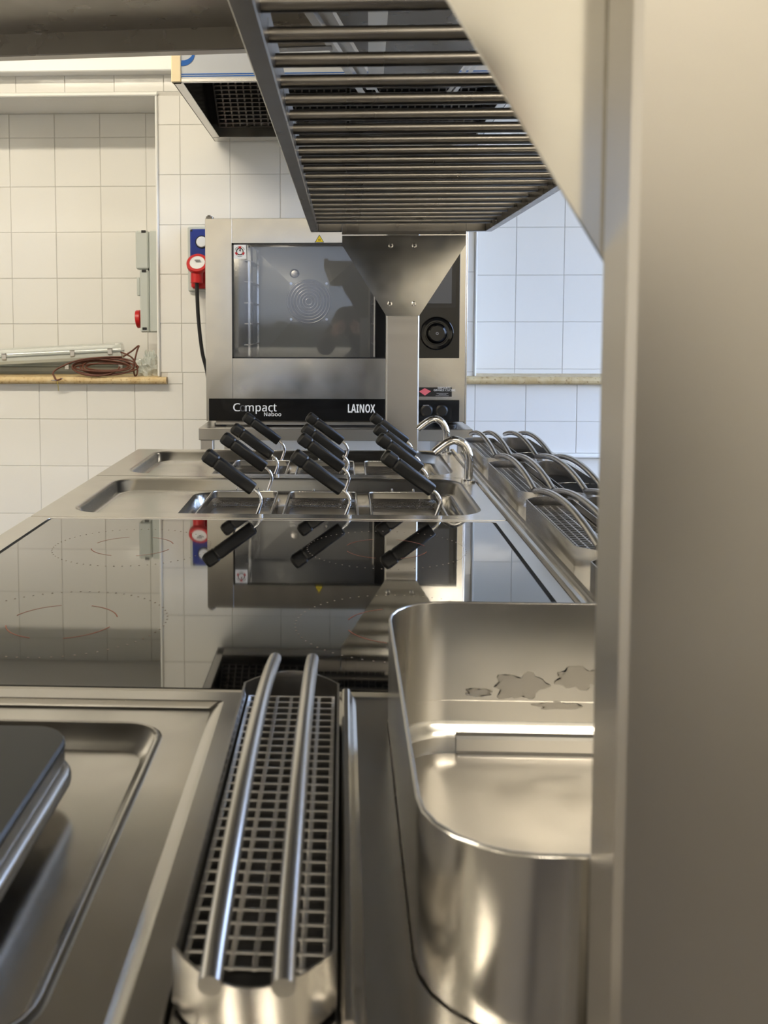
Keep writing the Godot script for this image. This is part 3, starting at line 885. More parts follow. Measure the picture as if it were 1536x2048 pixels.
# ------------------------------------------------------------------ overhead rod shelf on two posts
func overhead_shelf() -> void:
	var s := thing("overhead_rod_shelf", "steel overhead shelf of parallel round rods on two posts", "shelf", P(0.14, -EYE, 1.3))
	var o := -s.position
	var x0 := -0.0786
	var x1 := 0.357
	for x in [x0, x1 - 0.018]:
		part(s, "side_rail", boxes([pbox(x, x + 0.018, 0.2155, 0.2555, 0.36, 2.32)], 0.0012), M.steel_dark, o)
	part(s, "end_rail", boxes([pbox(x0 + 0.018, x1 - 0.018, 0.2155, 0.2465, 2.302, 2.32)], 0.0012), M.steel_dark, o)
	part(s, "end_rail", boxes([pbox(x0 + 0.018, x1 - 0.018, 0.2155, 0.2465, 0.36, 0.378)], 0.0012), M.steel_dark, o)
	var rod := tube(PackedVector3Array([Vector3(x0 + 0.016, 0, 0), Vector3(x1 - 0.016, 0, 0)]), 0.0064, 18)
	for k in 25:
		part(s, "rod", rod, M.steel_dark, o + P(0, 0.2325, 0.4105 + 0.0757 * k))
	# posts with their triangular plates, plates on the inner sides
	var pxs := [0.1045, 0.1835]
	for k in 2:
		var t0: float = [2.30, 0.353][k]
		var t1: float = [2.34, 0.392][k]
		part(s, "post", boxes([pbox(pxs[0], pxs[1], -EYE, 0.2555, t0, t1)], 0.003), M.steel_post, o)
		var pt: float = [2.2955, 0.392][k]
		var cx := 0.1445
		var pl := PackedVector2Array([Vector2(cx - 0.147, 0.205), Vector2(cx - 0.147, 0.182), Vector2(cx - 0.0405, 0.0135), Vector2(cx + 0.038, 0.0135), Vector2(cx + 0.147, 0.182), Vector2(cx + 0.147, 0.205)])
		if k == 1:
			pl = PackedVector2Array([Vector2(cx - 0.147, 0.240), Vector2(cx - 0.147, 0.200), Vector2(cx - 0.0375, 0.0225), Vector2(cx + 0.0375, 0.0225), Vector2(cx + 0.147, 0.200), Vector2(cx + 0.147, 0.240)])
		var plate := part(s, "bracket_plate", prism(pl, -pt - 0.003, -pt, Transform3D(Basis.IDENTITY, Vector3(0, EYE, 0))), M.steel_plate, o)
		if k == 0:
			part(plate, "folded_flange", boxes([pbox(cx - 0.148, cx + 0.148, 0.2075, 0.2405, pt - 0.004, pt + 0.004)], 0.001), M.steel_dark)
			for q in [[0.1135, 0.181], [0.1695, 0.181], [0.112, 0.0425], [0.1695, 0.0425]]:
				var sc := part(plate, "screw", lathe([Vector2(0, 0.0016), Vector2(0.003, 0.0016), Vector2(0.0058, 0.0008), Vector2(0.0062, 0.0)], 18, Transform3D(Basis(Vector3.RIGHT, PI / 2), P(q[0], q[1], pt - 0.0002))), M.chrome)
				part(sc, "screw_slot", boxes([pbox(q[0] - 0.0028, q[0] + 0.0028, q[1] - 0.0006, q[1] + 0.0006, pt - 0.0022, pt - 0.001)]), M.black_matt)

# ------------------------------------------------------------------ oven on its stand
func letters(parent: Node, called: String, text: String, height: float, m: Material, at: Vector3, wide := 1.0, bold := false, weight := 400) -> MeshInstance3D:
	var tm := TextMesh.new()
	var sf := SystemFont.new()
	sf.font_names = PackedStringArray(["Droid Sans"])
	sf.font_weight = 700 if bold else weight
	tm.font = sf
	tm.text = text
	tm.font_size = 64
	tm.pixel_size = height / 46.0
	tm.depth = 0.0006
	tm.horizontal_alignment = HORIZONTAL_ALIGNMENT_LEFT
	tm.vertical_alignment = VERTICAL_ALIGNMENT_BOTTOM
	var o := part(parent, called, tm, m, at)
	o.scale = Vector3(wide, 1, 1)
	return o

func flat_ring(c: Vector3, r0: float, r1: float, a0 := 0.0, a1 := TAU, n := 28, thick := 0.0004) -> ArrayMesh:
	var p := arc_pts(Vector2(c.x, c.y), r1, a0, a1, n)
	var q := arc_pts(Vector2(c.x, c.y), r0, a0, a1, n)
	var st := new_st()
	st.set_smooth_group(-1)
	for k in n:
		quad(st, Vector3(p[k].x, p[k].y, c.z + thick), Vector3(p[k + 1].x, p[k + 1].y, c.z + thick), Vector3(q[k + 1].x, q[k + 1].y, c.z + thick), Vector3(q[k].x, q[k].y, c.z + thick))
	return done(st)

func oven() -> void:
	# stand
	var sd := thing("oven_stand", "low steel stand with square legs under the oven", "stand", P(-0.03, -EYE, 3.45))
	var o := -sd.position
	part(sd, "top", boxes([pbox(-0.468, 0.418, -0.3845, -0.3455, 3.05, 3.72)], 0.002), M.steel, o)
	for x in [-0.4625, 0.372]:
		for t in [3.056, 3.67]:
			part(sd, "leg", boxes([pbox(x, x + 0.041, -EYE, -0.3845, t, t + 0.041)], 0.002), M.steel_satin, o)
	part(sd, "lower_shelf", boxes([pbox(-0.45, 0.40, -1.0, -0.97, 3.07, 3.70)], 0.002), M.steel_satin, o)
	# oven
	var ov := thing("combi_oven", "steel combi oven with glazed door and black control panel", "oven", P(-0.03, -0.3455, 3.45))
	o = -ov.position
	var F := 3.10
	var body := part(ov, "body", boxes([
		pbox(-0.447, -0.415, -0.328, 0.3315, F + 0.032, 3.7), pbox(0.245, 0.397, -0.328, 0.3315, F + 0.012, 3.7), pbox(-0.415, 0.245, 0.285, 0.3315, F + 0.032, 3.7),
		pbox(-0.415, 0.245, -0.328, -0.19, F + 0.032, 3.7), pbox(-0.415, 0.245, -0.19, 0.285, 3.60, 3.7)], 0.0015), M.steel_oven, o)
	part(body, "side_edge", boxes([pbox(0.3975, 0.4025, -0.334, 0.331, F + 0.004, 3.7)], 0.001), M.steel_oven)
	for x in [-0.41, 0.36]:
		for t in [3.16, 3.64]:
			part(ov, "foot", lathe([Vector2(0, 0.0), Vector2(0.02, 0.0), Vector2(0.02, 0.006), Vector2(0.012, 0.008), Vector2(0.012, 0.0176)], 16, Transform3D(Basis.IDENTITY, P(x, -0.3455, t))), M.black_plastic, o)
	part(ov, "drip_rail", boxes([pbox(-0.42, 0.24, -0.3405, -0.329, F + 0.012, F + 0.03)], 0.001), M.steel_oven, o)
	part(ov, "hinge", boxes([pbox(-0.447, -0.425, 0.334, 0.342, F + 0.01, F + 0.045), pbox(-0.443, -0.432, 0.342, 0.3465, F + 0.014, F + 0.026)], 0.001), M.steel_dark, o)
	# door: steel frame with a window
	var dr := part(ov, "door", boxes([
		pbox(-0.449, -0.361, -0.3265, 0.3335, F, F + 0.03), pbox(0.19, 0.2425, -0.3265, 0.3335, F, F + 0.03), pbox(-0.361, 0.19, 0.2535, 0.3335, F, F + 0.03), pbox(-0.361, 0.19, -0.3265, -0.1195, F, F + 0.03)], 0.0008), M.steel_oven, o)
	part(dr, "window_gasket", boxes([pbox(-0.362, 0.19, 0.2485, 0.2545, F - 0.001, F + 0.004), pbox(-0.362, 0.19, -0.1205, -0.1165, F - 0.001, F + 0.004), pbox(-0.3625, -0.356, -0.1205, 0.2545, F - 0.001, F + 0.004)]), M.screen_frame)
	part(dr, "door_glass", boxes([pbox(-0.357, 0.1065, -0.117, 0.249, F + 0.002, F + 0.006)]), M.door_glass)
	part(dr, "inner_glass", boxes([pbox(-0.357, 0.1065, -0.117, 0.249, F + 0.022, F + 0.025)]), M.door_glass)
	part(dr, "black_border", boxes([pbox(0.1065, 0.19, -0.1195, 0.253, F + 0.0005, F + 0.008)]), M.black_gloss)
	part(dr, "glass_edge", boxes([pbox(0.0995, 0.1035, -0.115, 0.18, F + 0.0004, F + 0.003)]), M.bar_steel)
	var lower := part(dr, "name_strip", boxes([pbox(-0.440, 0.2425, -0.3255, -0.2525, F - 0.0015, F + 0.002)], 0.0008), M.black_gloss)
	# lettering
	var y := EYE - 0.3035
	letters(lower, "lettering", "C", 0.0262, M.print_white, Vector3(-0.3625, y, -F + 0.0016), 1.25)
	letters(lower, "lettering", "o", 0.0262, M.print_dim, Vector3(-0.3400, y, -F + 0.0016), 1.12)
	letters(lower, "lettering", "mpact", 0.0262, M.print_white, Vector3(-0.3225, y, -F + 0.0016), 1.04)
	letters(lower, "lettering", "Naboo", 0.0120, M.print_white, Vector3(-0.2600, EYE - 0.3140, -F + 0.0016), 1.18)
	letters(lower, "lettering", "LAINOX", 0.0268, M.print_white, Vector3(0.0145, EYE - 0.3065, -F + 0.0016), 0.655, true)
	# badge sticker in the corner of the window
	var sk := part(dr, "badge_sticker", boxes([pbox(-0.3555, -0.3155, 0.2035, 0.2485, F - 0.0016, F + 0.001)]), M.print_white)
	var c := Vector3(-0.3355, EYE + 0.227, -F + 0.0017)
	part(sk, "badge_ring", flat_ring(c, 0.0092, 0.0122), M.print_black)
	for a in [PI / 2, PI / 2 + 2.1, PI / 2 - 2.1]:
		part(sk, "badge_ribbon", flat_ring(c + Vector3(0, 0, 0.0001), 0.0095, 0.0165, a - 0.32, a + 0.32, 8), M.print_red)
	part(sk, "badge_arc", flat_ring(c, 0.0150, 0.0172, 0.35, 1.15, 10), M.print_grey)
	part(sk, "badge_arc", flat_ring(c, 0.0150, 0.0172, PI - 1.15, PI - 0.35, 10), M.print_grey)
	part(sk, "badge_arc", flat_ring(c, 0.0150, 0.0172, -PI / 2 - 0.5, -PI / 2 + 0.5, 10), M.print_grey)
	letters(sk, "badge_number", "4", 0.0085, M.print_black, c + Vector3(-0.0027, -0.003, 0.0002), 1.0, true)
	# yellow warning triangle
	var wt := part(dr, "warning_sign", prism(PackedVector2Array([Vector2(-0.092, 0.2555), Vector2(-0.062, 0.2555), Vector2(-0.077, 0.2805)]), -F - 0.0005, -F + 0.0012, Transform3D(Basis.IDENTITY, Vector3(0, EYE, 0))), M.print_black)
	part(wt, "sign_face", prism(PackedVector2Array([Vector2(-0.0890, 0.2572), Vector2(-0.0650, 0.2572), Vector2(-0.077, 0.2774)]), -F + 0.0013, -F + 0.0016, Transform3D(Basis.IDENTITY, Vector3(0, EYE, 0))), M.print_yellow)
	for k in 3:
		part(wt, "sign_mark", boxes([pbox(-0.0808 + 0.003 * k, -0.0795 + 0.003 * k, 0.2605, 0.2665, F - 0.0019, F - 0.0017)]), M.print_black)
	# right side: control panel
	part(body, "panel_front", boxes([pbox(0.2455, 0.397, -0.3265, 0.3315, F + 0.002, F + 0.012)], 0.0008), M.steel_oven)
	var cp := part(ov, "control_panel", boxes([pbox(0.2470, 0.377, -0.1185, 0.2525, F - 0.001, F + 0.004)], 0.0008), M.black_gloss, o)
	part(cp, "screen_frame", boxes([pbox(0.2475, 0.3645, 0.045, 0.2495, F - 0.0018, F)]), M.screen_frame)
	part(cp, "screen", boxes([pbox(0.2475, 0.3505, 0.0585, 0.2465, F - 0.0024, F - 0.0015)]), M.screen_face)
	var kc := P(0.3035, -0.0385, F - 0.001)
	var xf := Transform3D(Basis(Vector3.RIGHT, PI / 2), kc)
	part(cp, "dial_ring", lathe([Vector2(0.0545, 0.0), Vector2(0.0545, 0.003), Vector2(0.0525, 0.0042), Vector2(0.050, 0.002), Vector2(0.040, -0.0005), Vector2(0.036, 0.0005)], 48, xf), M.black_gloss)
	var kn := part(cp, "dial", lathe([Vector2(0, 0.018), Vector2(0.024, 0.018), Vector2(0.028, 0.0155), Vector2(0.030, 0.010), Vector2(0.034, 0.001)], 48, xf), M.black_gloss)
	part(kn, "dial_mark", flat_ring(kc + Vector3(0, 0, 0.0183), 0.0028, 0.0045, 0, TAU, 20), M.print_grey)
	# supplier's plate
	var sp := part(ov, "supplier_plate", boxes([pbox(0.2480, 0.3545, -0.2445, -0.2140, F, F + 0.003)], 0.0005), M.print_black, o)
	part(sp, "plate_logo", prism(PackedVector2Array([Vector2(0.2485, -0.2275), Vector2(0.2665, -0.2165), Vector2(0.2865, -0.2265), Vector2(0.2675, -0.2405)]), -F + 0.0001, -F + 0.0005, Transform3D(Basis.IDENTITY, Vector3(0, EYE, 0))), M.print_pink)
	for e in [["IMPIANTI", 0.0062, 0.3080, -0.2208], ["GRANDI CUCINE", 0.0062, 0.2950, -0.2282]]:
		letters(sp, "plate_lettering", e[0], e[1], M.print_white, Vector3(e[2], EYE + e[3], -F + 0.0006), 1.12)
	for e in [[0.305, 0.343, -0.2335], [0.312, 0.337, -0.2370], [0.302, 0.345, -0.2408]]:
		part(sp, "plate_line", boxes([pbox(e[0], e[1], e[2] - 0.0007, e[2] + 0.0007, F - 0.0006, F)]), M.print_grey)
	# lower socket strip with two round caps
	var ss := part(ov, "socket_strip", boxes([pbox(0.2455, 0.3790, -0.3255, -0.2550, F - 0.001, F + 0.003)], 0.0008), M.black_gloss, o)
	for x in [0.2735, 0.3225]:
		var k2 := part(ss, "socket_cap", lathe([Vector2(0, 0.005), Vector2(0.015, 0.005), Vector2(0.0185, 0.003), Vector2(0.0205, 0.0)], 32, Transform3D(Basis(Vector3.RIGHT, PI / 2), P(x, -0.2905, F - 0.001))), M.black_plastic)
		if x < 0.3:
			part(k2, "cap_mark", boxes([pbox(x - 0.012, x + 0.007, -0.2735, -0.2715, F - 0.0045, F - 0.001)]), M.print_grey)
	part(ss, "key_slot", boxes([pbox(0.3520, 0.3535, -0.314, -0.268, F - 0.0016, F)]), M.screen_frame)
	# chamber: baffle with four folds and fan guard, rack at the left
	var ch := part(ov, "chamber_lining", boxes([pbox(-0.414, 0.244, -0.189, -0.186, F + 0.035, 3.6), pbox(-0.414, 0.244, 0.281, 0.284, F + 0.035, 3.6), pbox(-0.414, -0.411, -0.186, 0.281, F + 0.035, 3.6), pbox(0.241, 0.244, -0.186, 0.281, F + 0.035, 3.6)]), M.grey_baffle, o)
	var bc := Vector2(-0.125, 0.073)
	var bst := new_st()
	bst.set_smooth_group(-1)
	var cs := [Vector2(-0.335, 0.275), Vector2(0.10, 0.275), Vector2(0.10, -0.165), Vector2(-0.335, -0.165)]
	for k in 4:
		var a: Vector2 = cs[k]
		var b: Vector2 = cs[(k + 1) % 4]
		var ai := bc + (a - bc).normalized() * 0.10
		var bi := bc + (b - bc).normalized() * 0.10
		quad(bst, P(a.x, a.y, 3.53), P(b.x, b.y, 3.53), P(bi.x, bi.y, 3.49), P(ai.x, ai.y, 3.49))
		tri(bst, P(ai.x, ai.y, 3.49), P(bi.x, bi.y, 3.49), P(bc.x, bc.y, 3.49))
	part(ch, "baffle", done(bst), M.grey_baffle)
	var bc3 := P(bc.x, bc.y, 3.488)
	var guard := part(ch, "fan_guard", lathe([Vector2(0, 0.003), Vector2(0.076, 0.003), Vector2(0.081, 0.0)], 48, Transform3D(Basis(Vector3.RIGHT, PI / 2), bc3)), M.fan_grey)
	for k in 7:
		var rr := 0.012 + 0.011 * k
		var rp := PackedVector3Array()
		for q in 36:
			rp.append(bc3 + Vector3(cos(TAU * q / 36.0) * rr, sin(TAU * q / 36.0) * rr, 0.005))
		part(guard, "guard_ring", tube(rp, 0.0016, 6, true), M.bar_steel)
	for k in 4:
		var a := PI / 4 + k * PI / 2
		part(guard, "guard_bolt", lathe([Vector2(0, 0.006), Vector2(0.005, 0.006), Vector2(0.0065, 0.0)], 14, Transform3D(Basis(Vector3.RIGHT, PI / 2), bc3 + Vector3(cos(a) * 0.092, sin(a) * 0.092, 0))), M.chrome)
	var ol := part(ch, "oven_lamp", boxes([pbox(-0.31, -0.21, 0.277, 0.280, 3.137, 3.149)], 0.002), M.lamp_glow)
	var oli := OmniLight3D.new()
	oli.name = "lamp_light"
	oli.light_color = Color(1.0, 0.96, 0.88)
	oli.light_energy = 0.04
	oli.light_size = 0.005
	oli.omni_range = 12.0
	oli.omni_attenuation = 2.0
	oli.position = P(-0.26, 0.2695, 3.146)
	ol.add_child(oli)
	part(ch, "steam_nozzle", lathe([Vector2(0, 0.012), Vector2(0.012, 0.011), Vector2(0.018, 0.0)], 24, Transform3D(Basis(Vector3.RIGHT, PI / 2), P(-0.178, 0.174, 3.50))), M.steel_dark)
	for x in [-0.318, 0.115]:
		var rk := part(ch, "rack", boxes([pbox(x, x + 0.010, -0.17, 0.262, 3.17, 3.18), pbox(x, x + 0.010, -0.17, 0.262, 3.5, 3.51)], 0.002), M.chrome)
		for k in 6:
			part(rk, "rack_runner", boxes([pbox(x - 0.012, x + 0.012, -0.15 + 0.07 * k, -0.146 + 0.07 * k, 3.17, 3.51)], 0.001), M.bar_steel)

# ------------------------------------------------------------------ hoods
func oven_hood() -> void:
	var h := thing("oven_hood", "steel extractor hood over the oven, still in grey film with blue stripe", "extractor hood", P(0.0, 0.7, 3.3))
	var o := -h.position
	var b := 0.7058
	part(h, "shell", boxes([
		pbox(-0.506, -0.476, b + 0.0, b + 0.004, 2.852, 3.775), pbox(0.50, 0.53, b, b + 0.004, 2.852, 3.775),
		pbox(-0.506, -0.502, b, 1.3, 2.852, 3.775), pbox(0.526, 0.53, b, 1.3, 2.852, 3.775), pbox(-0.502, 0.526, b, 1.3, 2.853, 2.858),
		pbox(-0.502, 0.526, 1.29, 1.3, 2.858, 3.775), pbox(-0.502, 0.526, b, 1.3, 3.77, 3.775)], 0.0008), M.steel, o)
	part(h, "front_lip", boxes([pbox(-0.479, 0.53, b - 0.001, b + 0.010, 2.842, 2.853)], 0.001), M.bar_steel, o)
	var fm := part(h, "front_film", boxes([pbox(-0.4805, 0.53, b + 0.010, 1.3, 2.8485, 2.853)]), M.film_grey, o)
	for u in [0.7215, 0.7275]:
		part(fm, "blue_stripe", boxes([pbox(-0.4795, 0.53, u, u + 0.0032, 2.8478, 2.8486)]), M.film_blue)
	part(fm, "round_label", prism(sector(Vector2(-0.476, 0.790), 0.037, -PI / 2 - 0.15, -0.1), -2.8484, -2.8476, Transform3D(Basis.IDENTITY, Vector3(0, EYE, 0))), M.film_blue)
	part(h, "corner_strip", boxes([pbox(-0.5095, -0.4805, b, 1.3, 2.845, 2.87)], 0.002), M.cream_strip, o)
	# gutter along the wall and the filter bank that leans over it
	part(h, "grease_gutter", boxes([pbox(-0.502, 0.526, b, b + 0.036, 3.70, 3.77), pbox(-0.502, 0.526, b + 0.0, b + 0.05, 3.69, 3.70)], 0.001), M.steel, o)
	for k in 2:
		var x0 := -0.476 + 0.5 * k
		var bank := part(h, "filter", boxes([pbox(x0, x0 + 0.49, 0, 0.004, -0.012, -0.008)]), M.black_matt)
		bank.transform = Transform3D(Basis(Vector3.RIGHT, 0.95), o + P(0, 0.745, 3.69) - Vector3(0, EYE, 0) * 0.0)
		bank.mesh = filter_mesh(x0, x0 + 0.485)
		bank.material_override = M.steel_dark
		part(bank, "filter_back", boxes([[Vector3(x0, 0, -0.02), Vector3(x0 + 0.485, 0.42, -0.012)]]), M.black_matt)

func sector(c: Vector2, r: float, a0: float, a1: float) -> PackedVector2Array:
	var o := arc_pts(c, r, a0, a1, 14)
	var q := arc_pts(c + Vector2(0.002, 0.011), r * 0.86, a1, a0, 14)
	o.append_array(q)
	return o

func filter_mesh(x0: float, x1: float) -> ArrayMesh:
	var st := new_st()
	var n := int((x1 - x0) / 0.0268)
	for k in n + 1:
		var x := lerpf(x0, x1, float(k) / n)
		add_box(st, Vector3(x - 0.0028, 0, -0.006), Vector3(x + 0.0028, 0.42, 0), 0.0)
	for k in 22:
		var y := 0.42 / 21.0 * k
		add_box(st, Vector3(x0, y - 0.0026, -0.004), Vector3(x1, y + 0.0026, 0.002), 0.0)
	return done(st)

func lip_point(c: Vector2, nrm: Vector2, e: Array) -> Vector3:
	var p := c + nrm * float(e[0])
	return P(p.x, e[1], p.y)

func island_hood() -> void:
	# left wing: flat underside with a hanging lip on the far side
	var h := thing("island_hood", "dark steel canopy hood hanging over the island, top left", "extractor hood", P(-0.4, 0.72, 1.8))
	var o := -h.position
	var cor := [Vector2(-1.5, 2.4305), Vector2(-0.03, 2.327)]   # far edge, x / deep
	var st := new_st()
	st.set_smooth_group(-1)
	var d := (Vector2(cor[1]) - Vector2(cor[0])).normalized()
	var nrm := Vector2(-d.y, d.x)
	var strip := [[-0.35, 0.714], [0.0, 0.712], [0.0, 0.661], [0.006, 0.659], [0.045, 0.660], [0.045, 0.76]]
	for k in strip.size() - 1:
		quad(st, lip_point(cor[0], nrm, strip[k]), lip_point(cor[1], nrm, strip[k]), lip_point(cor[1], nrm, strip[k + 1]), lip_point(cor[0], nrm, strip[k + 1]))
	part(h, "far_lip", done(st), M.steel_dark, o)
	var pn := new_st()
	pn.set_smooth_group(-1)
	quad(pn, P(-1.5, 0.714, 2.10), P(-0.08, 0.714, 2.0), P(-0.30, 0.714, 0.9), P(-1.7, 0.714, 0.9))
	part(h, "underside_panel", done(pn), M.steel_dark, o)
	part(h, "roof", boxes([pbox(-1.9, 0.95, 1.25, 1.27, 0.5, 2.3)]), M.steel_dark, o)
	# centre: raised panel between two slanting frames
	var fl := PackedVector3Array([P(-0.262, 0.66, 1.10), P(-0.1006, 0.66, 2.0035), P(0.048, 0.66, 2.838)])
	var frs := new_st()
	frs.set_smooth_group(-1)
	for k in 2:
		for e in [[0.0, 0.02, 0.0], [0.02, 0.05, 0.016], [0.05, 0.058, 0.004]]:
			quad(frs, fl[k] + Vector3(e[0], e[2], 0), fl[k] + Vector3(e[1], e[2], 0), fl[k + 1] + Vector3(e[1], e[2], 0), fl[k + 1] + Vector3(e[0], e[2], 0))
		quad(frs, fl[k], fl[k] + Vector3(0, 0.12, 0), fl[k + 1] + Vector3(0, 0.12, 0), fl[k + 1])
	part(h, "slanted_frame", done(frs), M.bar_steel, o)
	var fr2 := new_st()
	fr2.set_smooth_group(-1)
	for e in [[0.0, 0.012], [0.018, 0.03]]:
		quad(fr2, P(0.41 + e[0], 0.66, 1.1), P(0.41 + e[1], 0.66, 1.1), P(0.294 + e[1], 0.66, 2.838), P(0.294 + e[0], 0.66, 2.838))
	part(h, "slanted_frame", done(fr2), M.bar_steel, o)
	var cpn := new_st()
	cpn.set_smooth_group(-1)
	quad(cpn, P(-0.21, 0.69, 1.1), P(0.43, 0.69, 1.1), P(0.31, 0.69, 2.838), P(0.10, 0.69, 2.838))
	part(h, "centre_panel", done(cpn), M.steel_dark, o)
	# pale strip along the centre panel
	part(h, "pale_strip", prism(PackedVector2Array([Vector2(0.035, -1.5), Vector2(0.081, -1.5), Vector2(0.114, -2.83), Vector2(0.072, -2.83)]), 0, 0.006, Transform3D(Basis(Vector3(1, 0, 0), Vector3(0, 0, 1), Vector3(0, 1, 0)), Vector3(0, EYE + 0.68, 0))), M.white_trim, o)

# ------------------------------------------------------------------ things on the left sill
func lamp_batten(called_label: String, at: Vector3, turn: Vector3, length: float, clips: Array) -> void:
	var t := thing("lamp_batten", called_label, "lamp batten", at, "spare lamp battens on the sill")
	t.rotation = turn
	# origin: right-hand end, bottom middle; the fitting runs to -x
	var prof := PackedVector2Array([Vector2(-0.045, 0.0), Vector2(0.045, 0.0), Vector2(0.05, 0.012), Vector2(0.05, 0.03), Vector2(-0.05, 0.03), Vector2(-0.05, 0.012)])
	var side := Transform3D(Basis(Vector3(0, 0, 1), Vector3(0, 1, 0), Vector3(1, 0, 0)), Vector3.ZERO)
	part(t, "tray", prism(prof, -length, 0.0, side), M.plastic_grey)
	part(t, "seam", boxes([[Vector3(-length, 0.028, -0.052), Vector3(0.0, 0.032, 0.052)]]), M.plastic_seam)
	var cov := new_st()
	cov.set_smooth_group(1)
	for k in 10:
		var a0 := PI * k / 10.0
		var a1 := PI * (k + 1) / 10.0
		var p0 := Vector3(0, 0.032 + sin(a0) * 0.034, cos(a0) * 0.049)
		var p1 := Vector3(0, 0.032 + sin(a1) * 0.034, cos(a1) * 0.049)
		quad(cov, p0, p1, p1 + Vector3(-length, 0, 0), p0 + Vector3(-length, 0, 0))
	cov.set_smooth_group(-1)
	for k in 10:
		var a0 := PI * k / 10.0
		var a1 := PI * (k + 1) / 10.0
		tri(cov, Vector3(0, 0.032, 0), Vector3(0, 0.032 + sin(a0) * 0.034, cos(a0) * 0.049), Vector3(0, 0.032 + sin(a1) * 0.034, cos(a1) * 0.049))
	part(t, "cover", done(cov), M.clear_plastic)
	part(t, "tube", tube(PackedVector3Array([Vector3(-length + 0.03, 0.047, 0.012), Vector3(-0.03, 0.047, 0.012)]), 0.012, 14), M.paint_white)
	part(t, "lamp_holder", boxes([[Vector3(-0.028, 0.034, -0.005), Vector3(-0.012, 0.062, 0.028)]], 0.003), M.paint_white)
	part(t, "cable_gland", lathe([Vector2(0, 0.02), Vector2(0.007, 0.02), Vector2(0.009, 0.008), Vector2(0.012, 0.006), Vector2(0.012, 0.0)], 14, Transform3D(Basis(Vector3(0, 0, 1), -PI / 2), Vector3(0, 0.016, 0.02))), M.paint_white)
	for x in clips:
		part(t, "clip", boxes([[Vector3(-x - 0.009, 0.020, 0.05), Vector3(-x + 0.009, 0.045, 0.056)], [Vector3(-x - 0.009, 0.040, 0.035), Vector3(-x + 0.009, 0.046, 0.056)]], 0.001), M.bar_steel)

func niche_clutter() -> void:
	var top := -0.2225
	lamp_batten("grey lamp batten lying flat at the back of the sill", P(-0.84, top, 4.035), Vector3(0, 0, 0), 1.30, [0.10, 0.33])
	lamp_batten("pale lamp batten with clear cover leaning on top of another batten", P(-0.925, top + 0.069, 3.965), Vector3(0, 0.085, 0.05), 1.25, [0.045, 0.20, 0.48])
	# coil of brown cable on the sill's edge
	var c := thing("cable_coil", "coil of brown electric cable on the marble sill", "cable", P(-1.0, top, 3.82))
	var pts := PackedVector3Array()
	var loops := 6
	for k in loops * 22 + 1:
		var a := TAU * k / 22.0
		var lp := float(k) / 22.0
		var w := 0.108 + 0.02 * sin(lp * 2.9)
		var hgt := 0.026 + 0.012 * sin(lp * 2.3 + 1.0)
		pts.append(Vector3(0.055 + cos(a) * w - 0.006 * lp + 0.012 * sin(lp * 2.0), 0.0395 + sin(a) * hgt * 0.9, 0.006 - 0.052 * sin(a) * 0.55 + 0.0035 * lp))
	part(c, "coil", tube(pts, 0.0036, 8), M.cable_brown)
	part(c, "loose_loop", tube(smooth_path([Vector3(0.10, 0.078, -0.02), Vector3(0.02, 0.077, 0.0), Vector3(-0.07, 0.066, 0.02), Vector3(-0.14, 0.038, 0.035), Vector3(-0.165, 0.018, 0.045), Vector3(-0.155, 0.0, 0.062), Vector3(-0.145, -0.012, 0.066), Vector3(-0.125, -0.006, 0.068)], 8), 0.0036, 8), M.cable_brown)
	part(c, "tail", tube(smooth_path([Vector3(0.075, 0.095, -0.10), Vector3(0.105, 0.088, -0.07), Vector3(0.14, 0.07, -0.04), Vector3(0.163, 0.035, -0.01), Vector3(0.165, 0.010, 0.0), Vector3(0.158, 0.004, 0.01), Vector3(0.152, 0.04, 0.0), Vector3(0.163, 0.10, -0.01), Vector3(0.170, 0.124, -0.015), Vector3(0.14, 0.102, -0.02), Vector3(0.105, 0.080, -0.02)], 8), 0.0036, 8), M.cable_brown)
	part(c, "core_wire", tube(smooth_path([Vector3(-0.145, -0.011, 0.066), Vector3(-0.140, -0.03, 0.0685), Vector3(-0.138, -0.055, 0.0685)], 5), 0.0011, 6), M.wire_yellow)
	part(c, "core_wire", tube(smooth_path([Vector3(-0.165, -0.012, 0.066), Vector3(-0.145, -0.012, 0.0685), Vector3(-0.12, -0.004, 0.068)], 5), 0.0011, 6), M.wire_blue)
	# crumpled clear bag in the corner
	var n := FastNoiseLite.new()
	n.seed = 9
	n.frequency = 14.0
	n.fractal_octaves = 2
	var st := new_st()
	st.set_smooth_group(-1)
	var gx := 22
	var gy := 11
	var g := []
	for j in gy + 1:
		var row := []
		for i in gx:
			var a := TAU * i / gx
			var el := PI / 2 * j / gy
			var dir := Vector3(cos(a) * cos(el), sin(el), sin(a) * cos(el))
			var rr := 1.0 + 0.55 * n.get_noise_3dv(dir * 0.22) + 0.12 * rng.randf()
			row.append(Vector3(dir.x * 0.040 * minf(rr, 1.2), maxf(dir.y * 0.085 * rr, 0.001), dir.z * 0.065 * minf(rr, 1.2)))
		g.append(row)
	for j in gy:
		for i in gx:
			quad(st, g[j][i], g[j][(i + 1) % gx], g[j + 1][(i + 1) % gx], g[j + 1][i])
	tag(part(self, "plastic_bag", done(st), M.clear_plastic, P(-0.797, top, 3.89)), "crumpled clear plastic bag in the corner of the sill", "plastic bag")

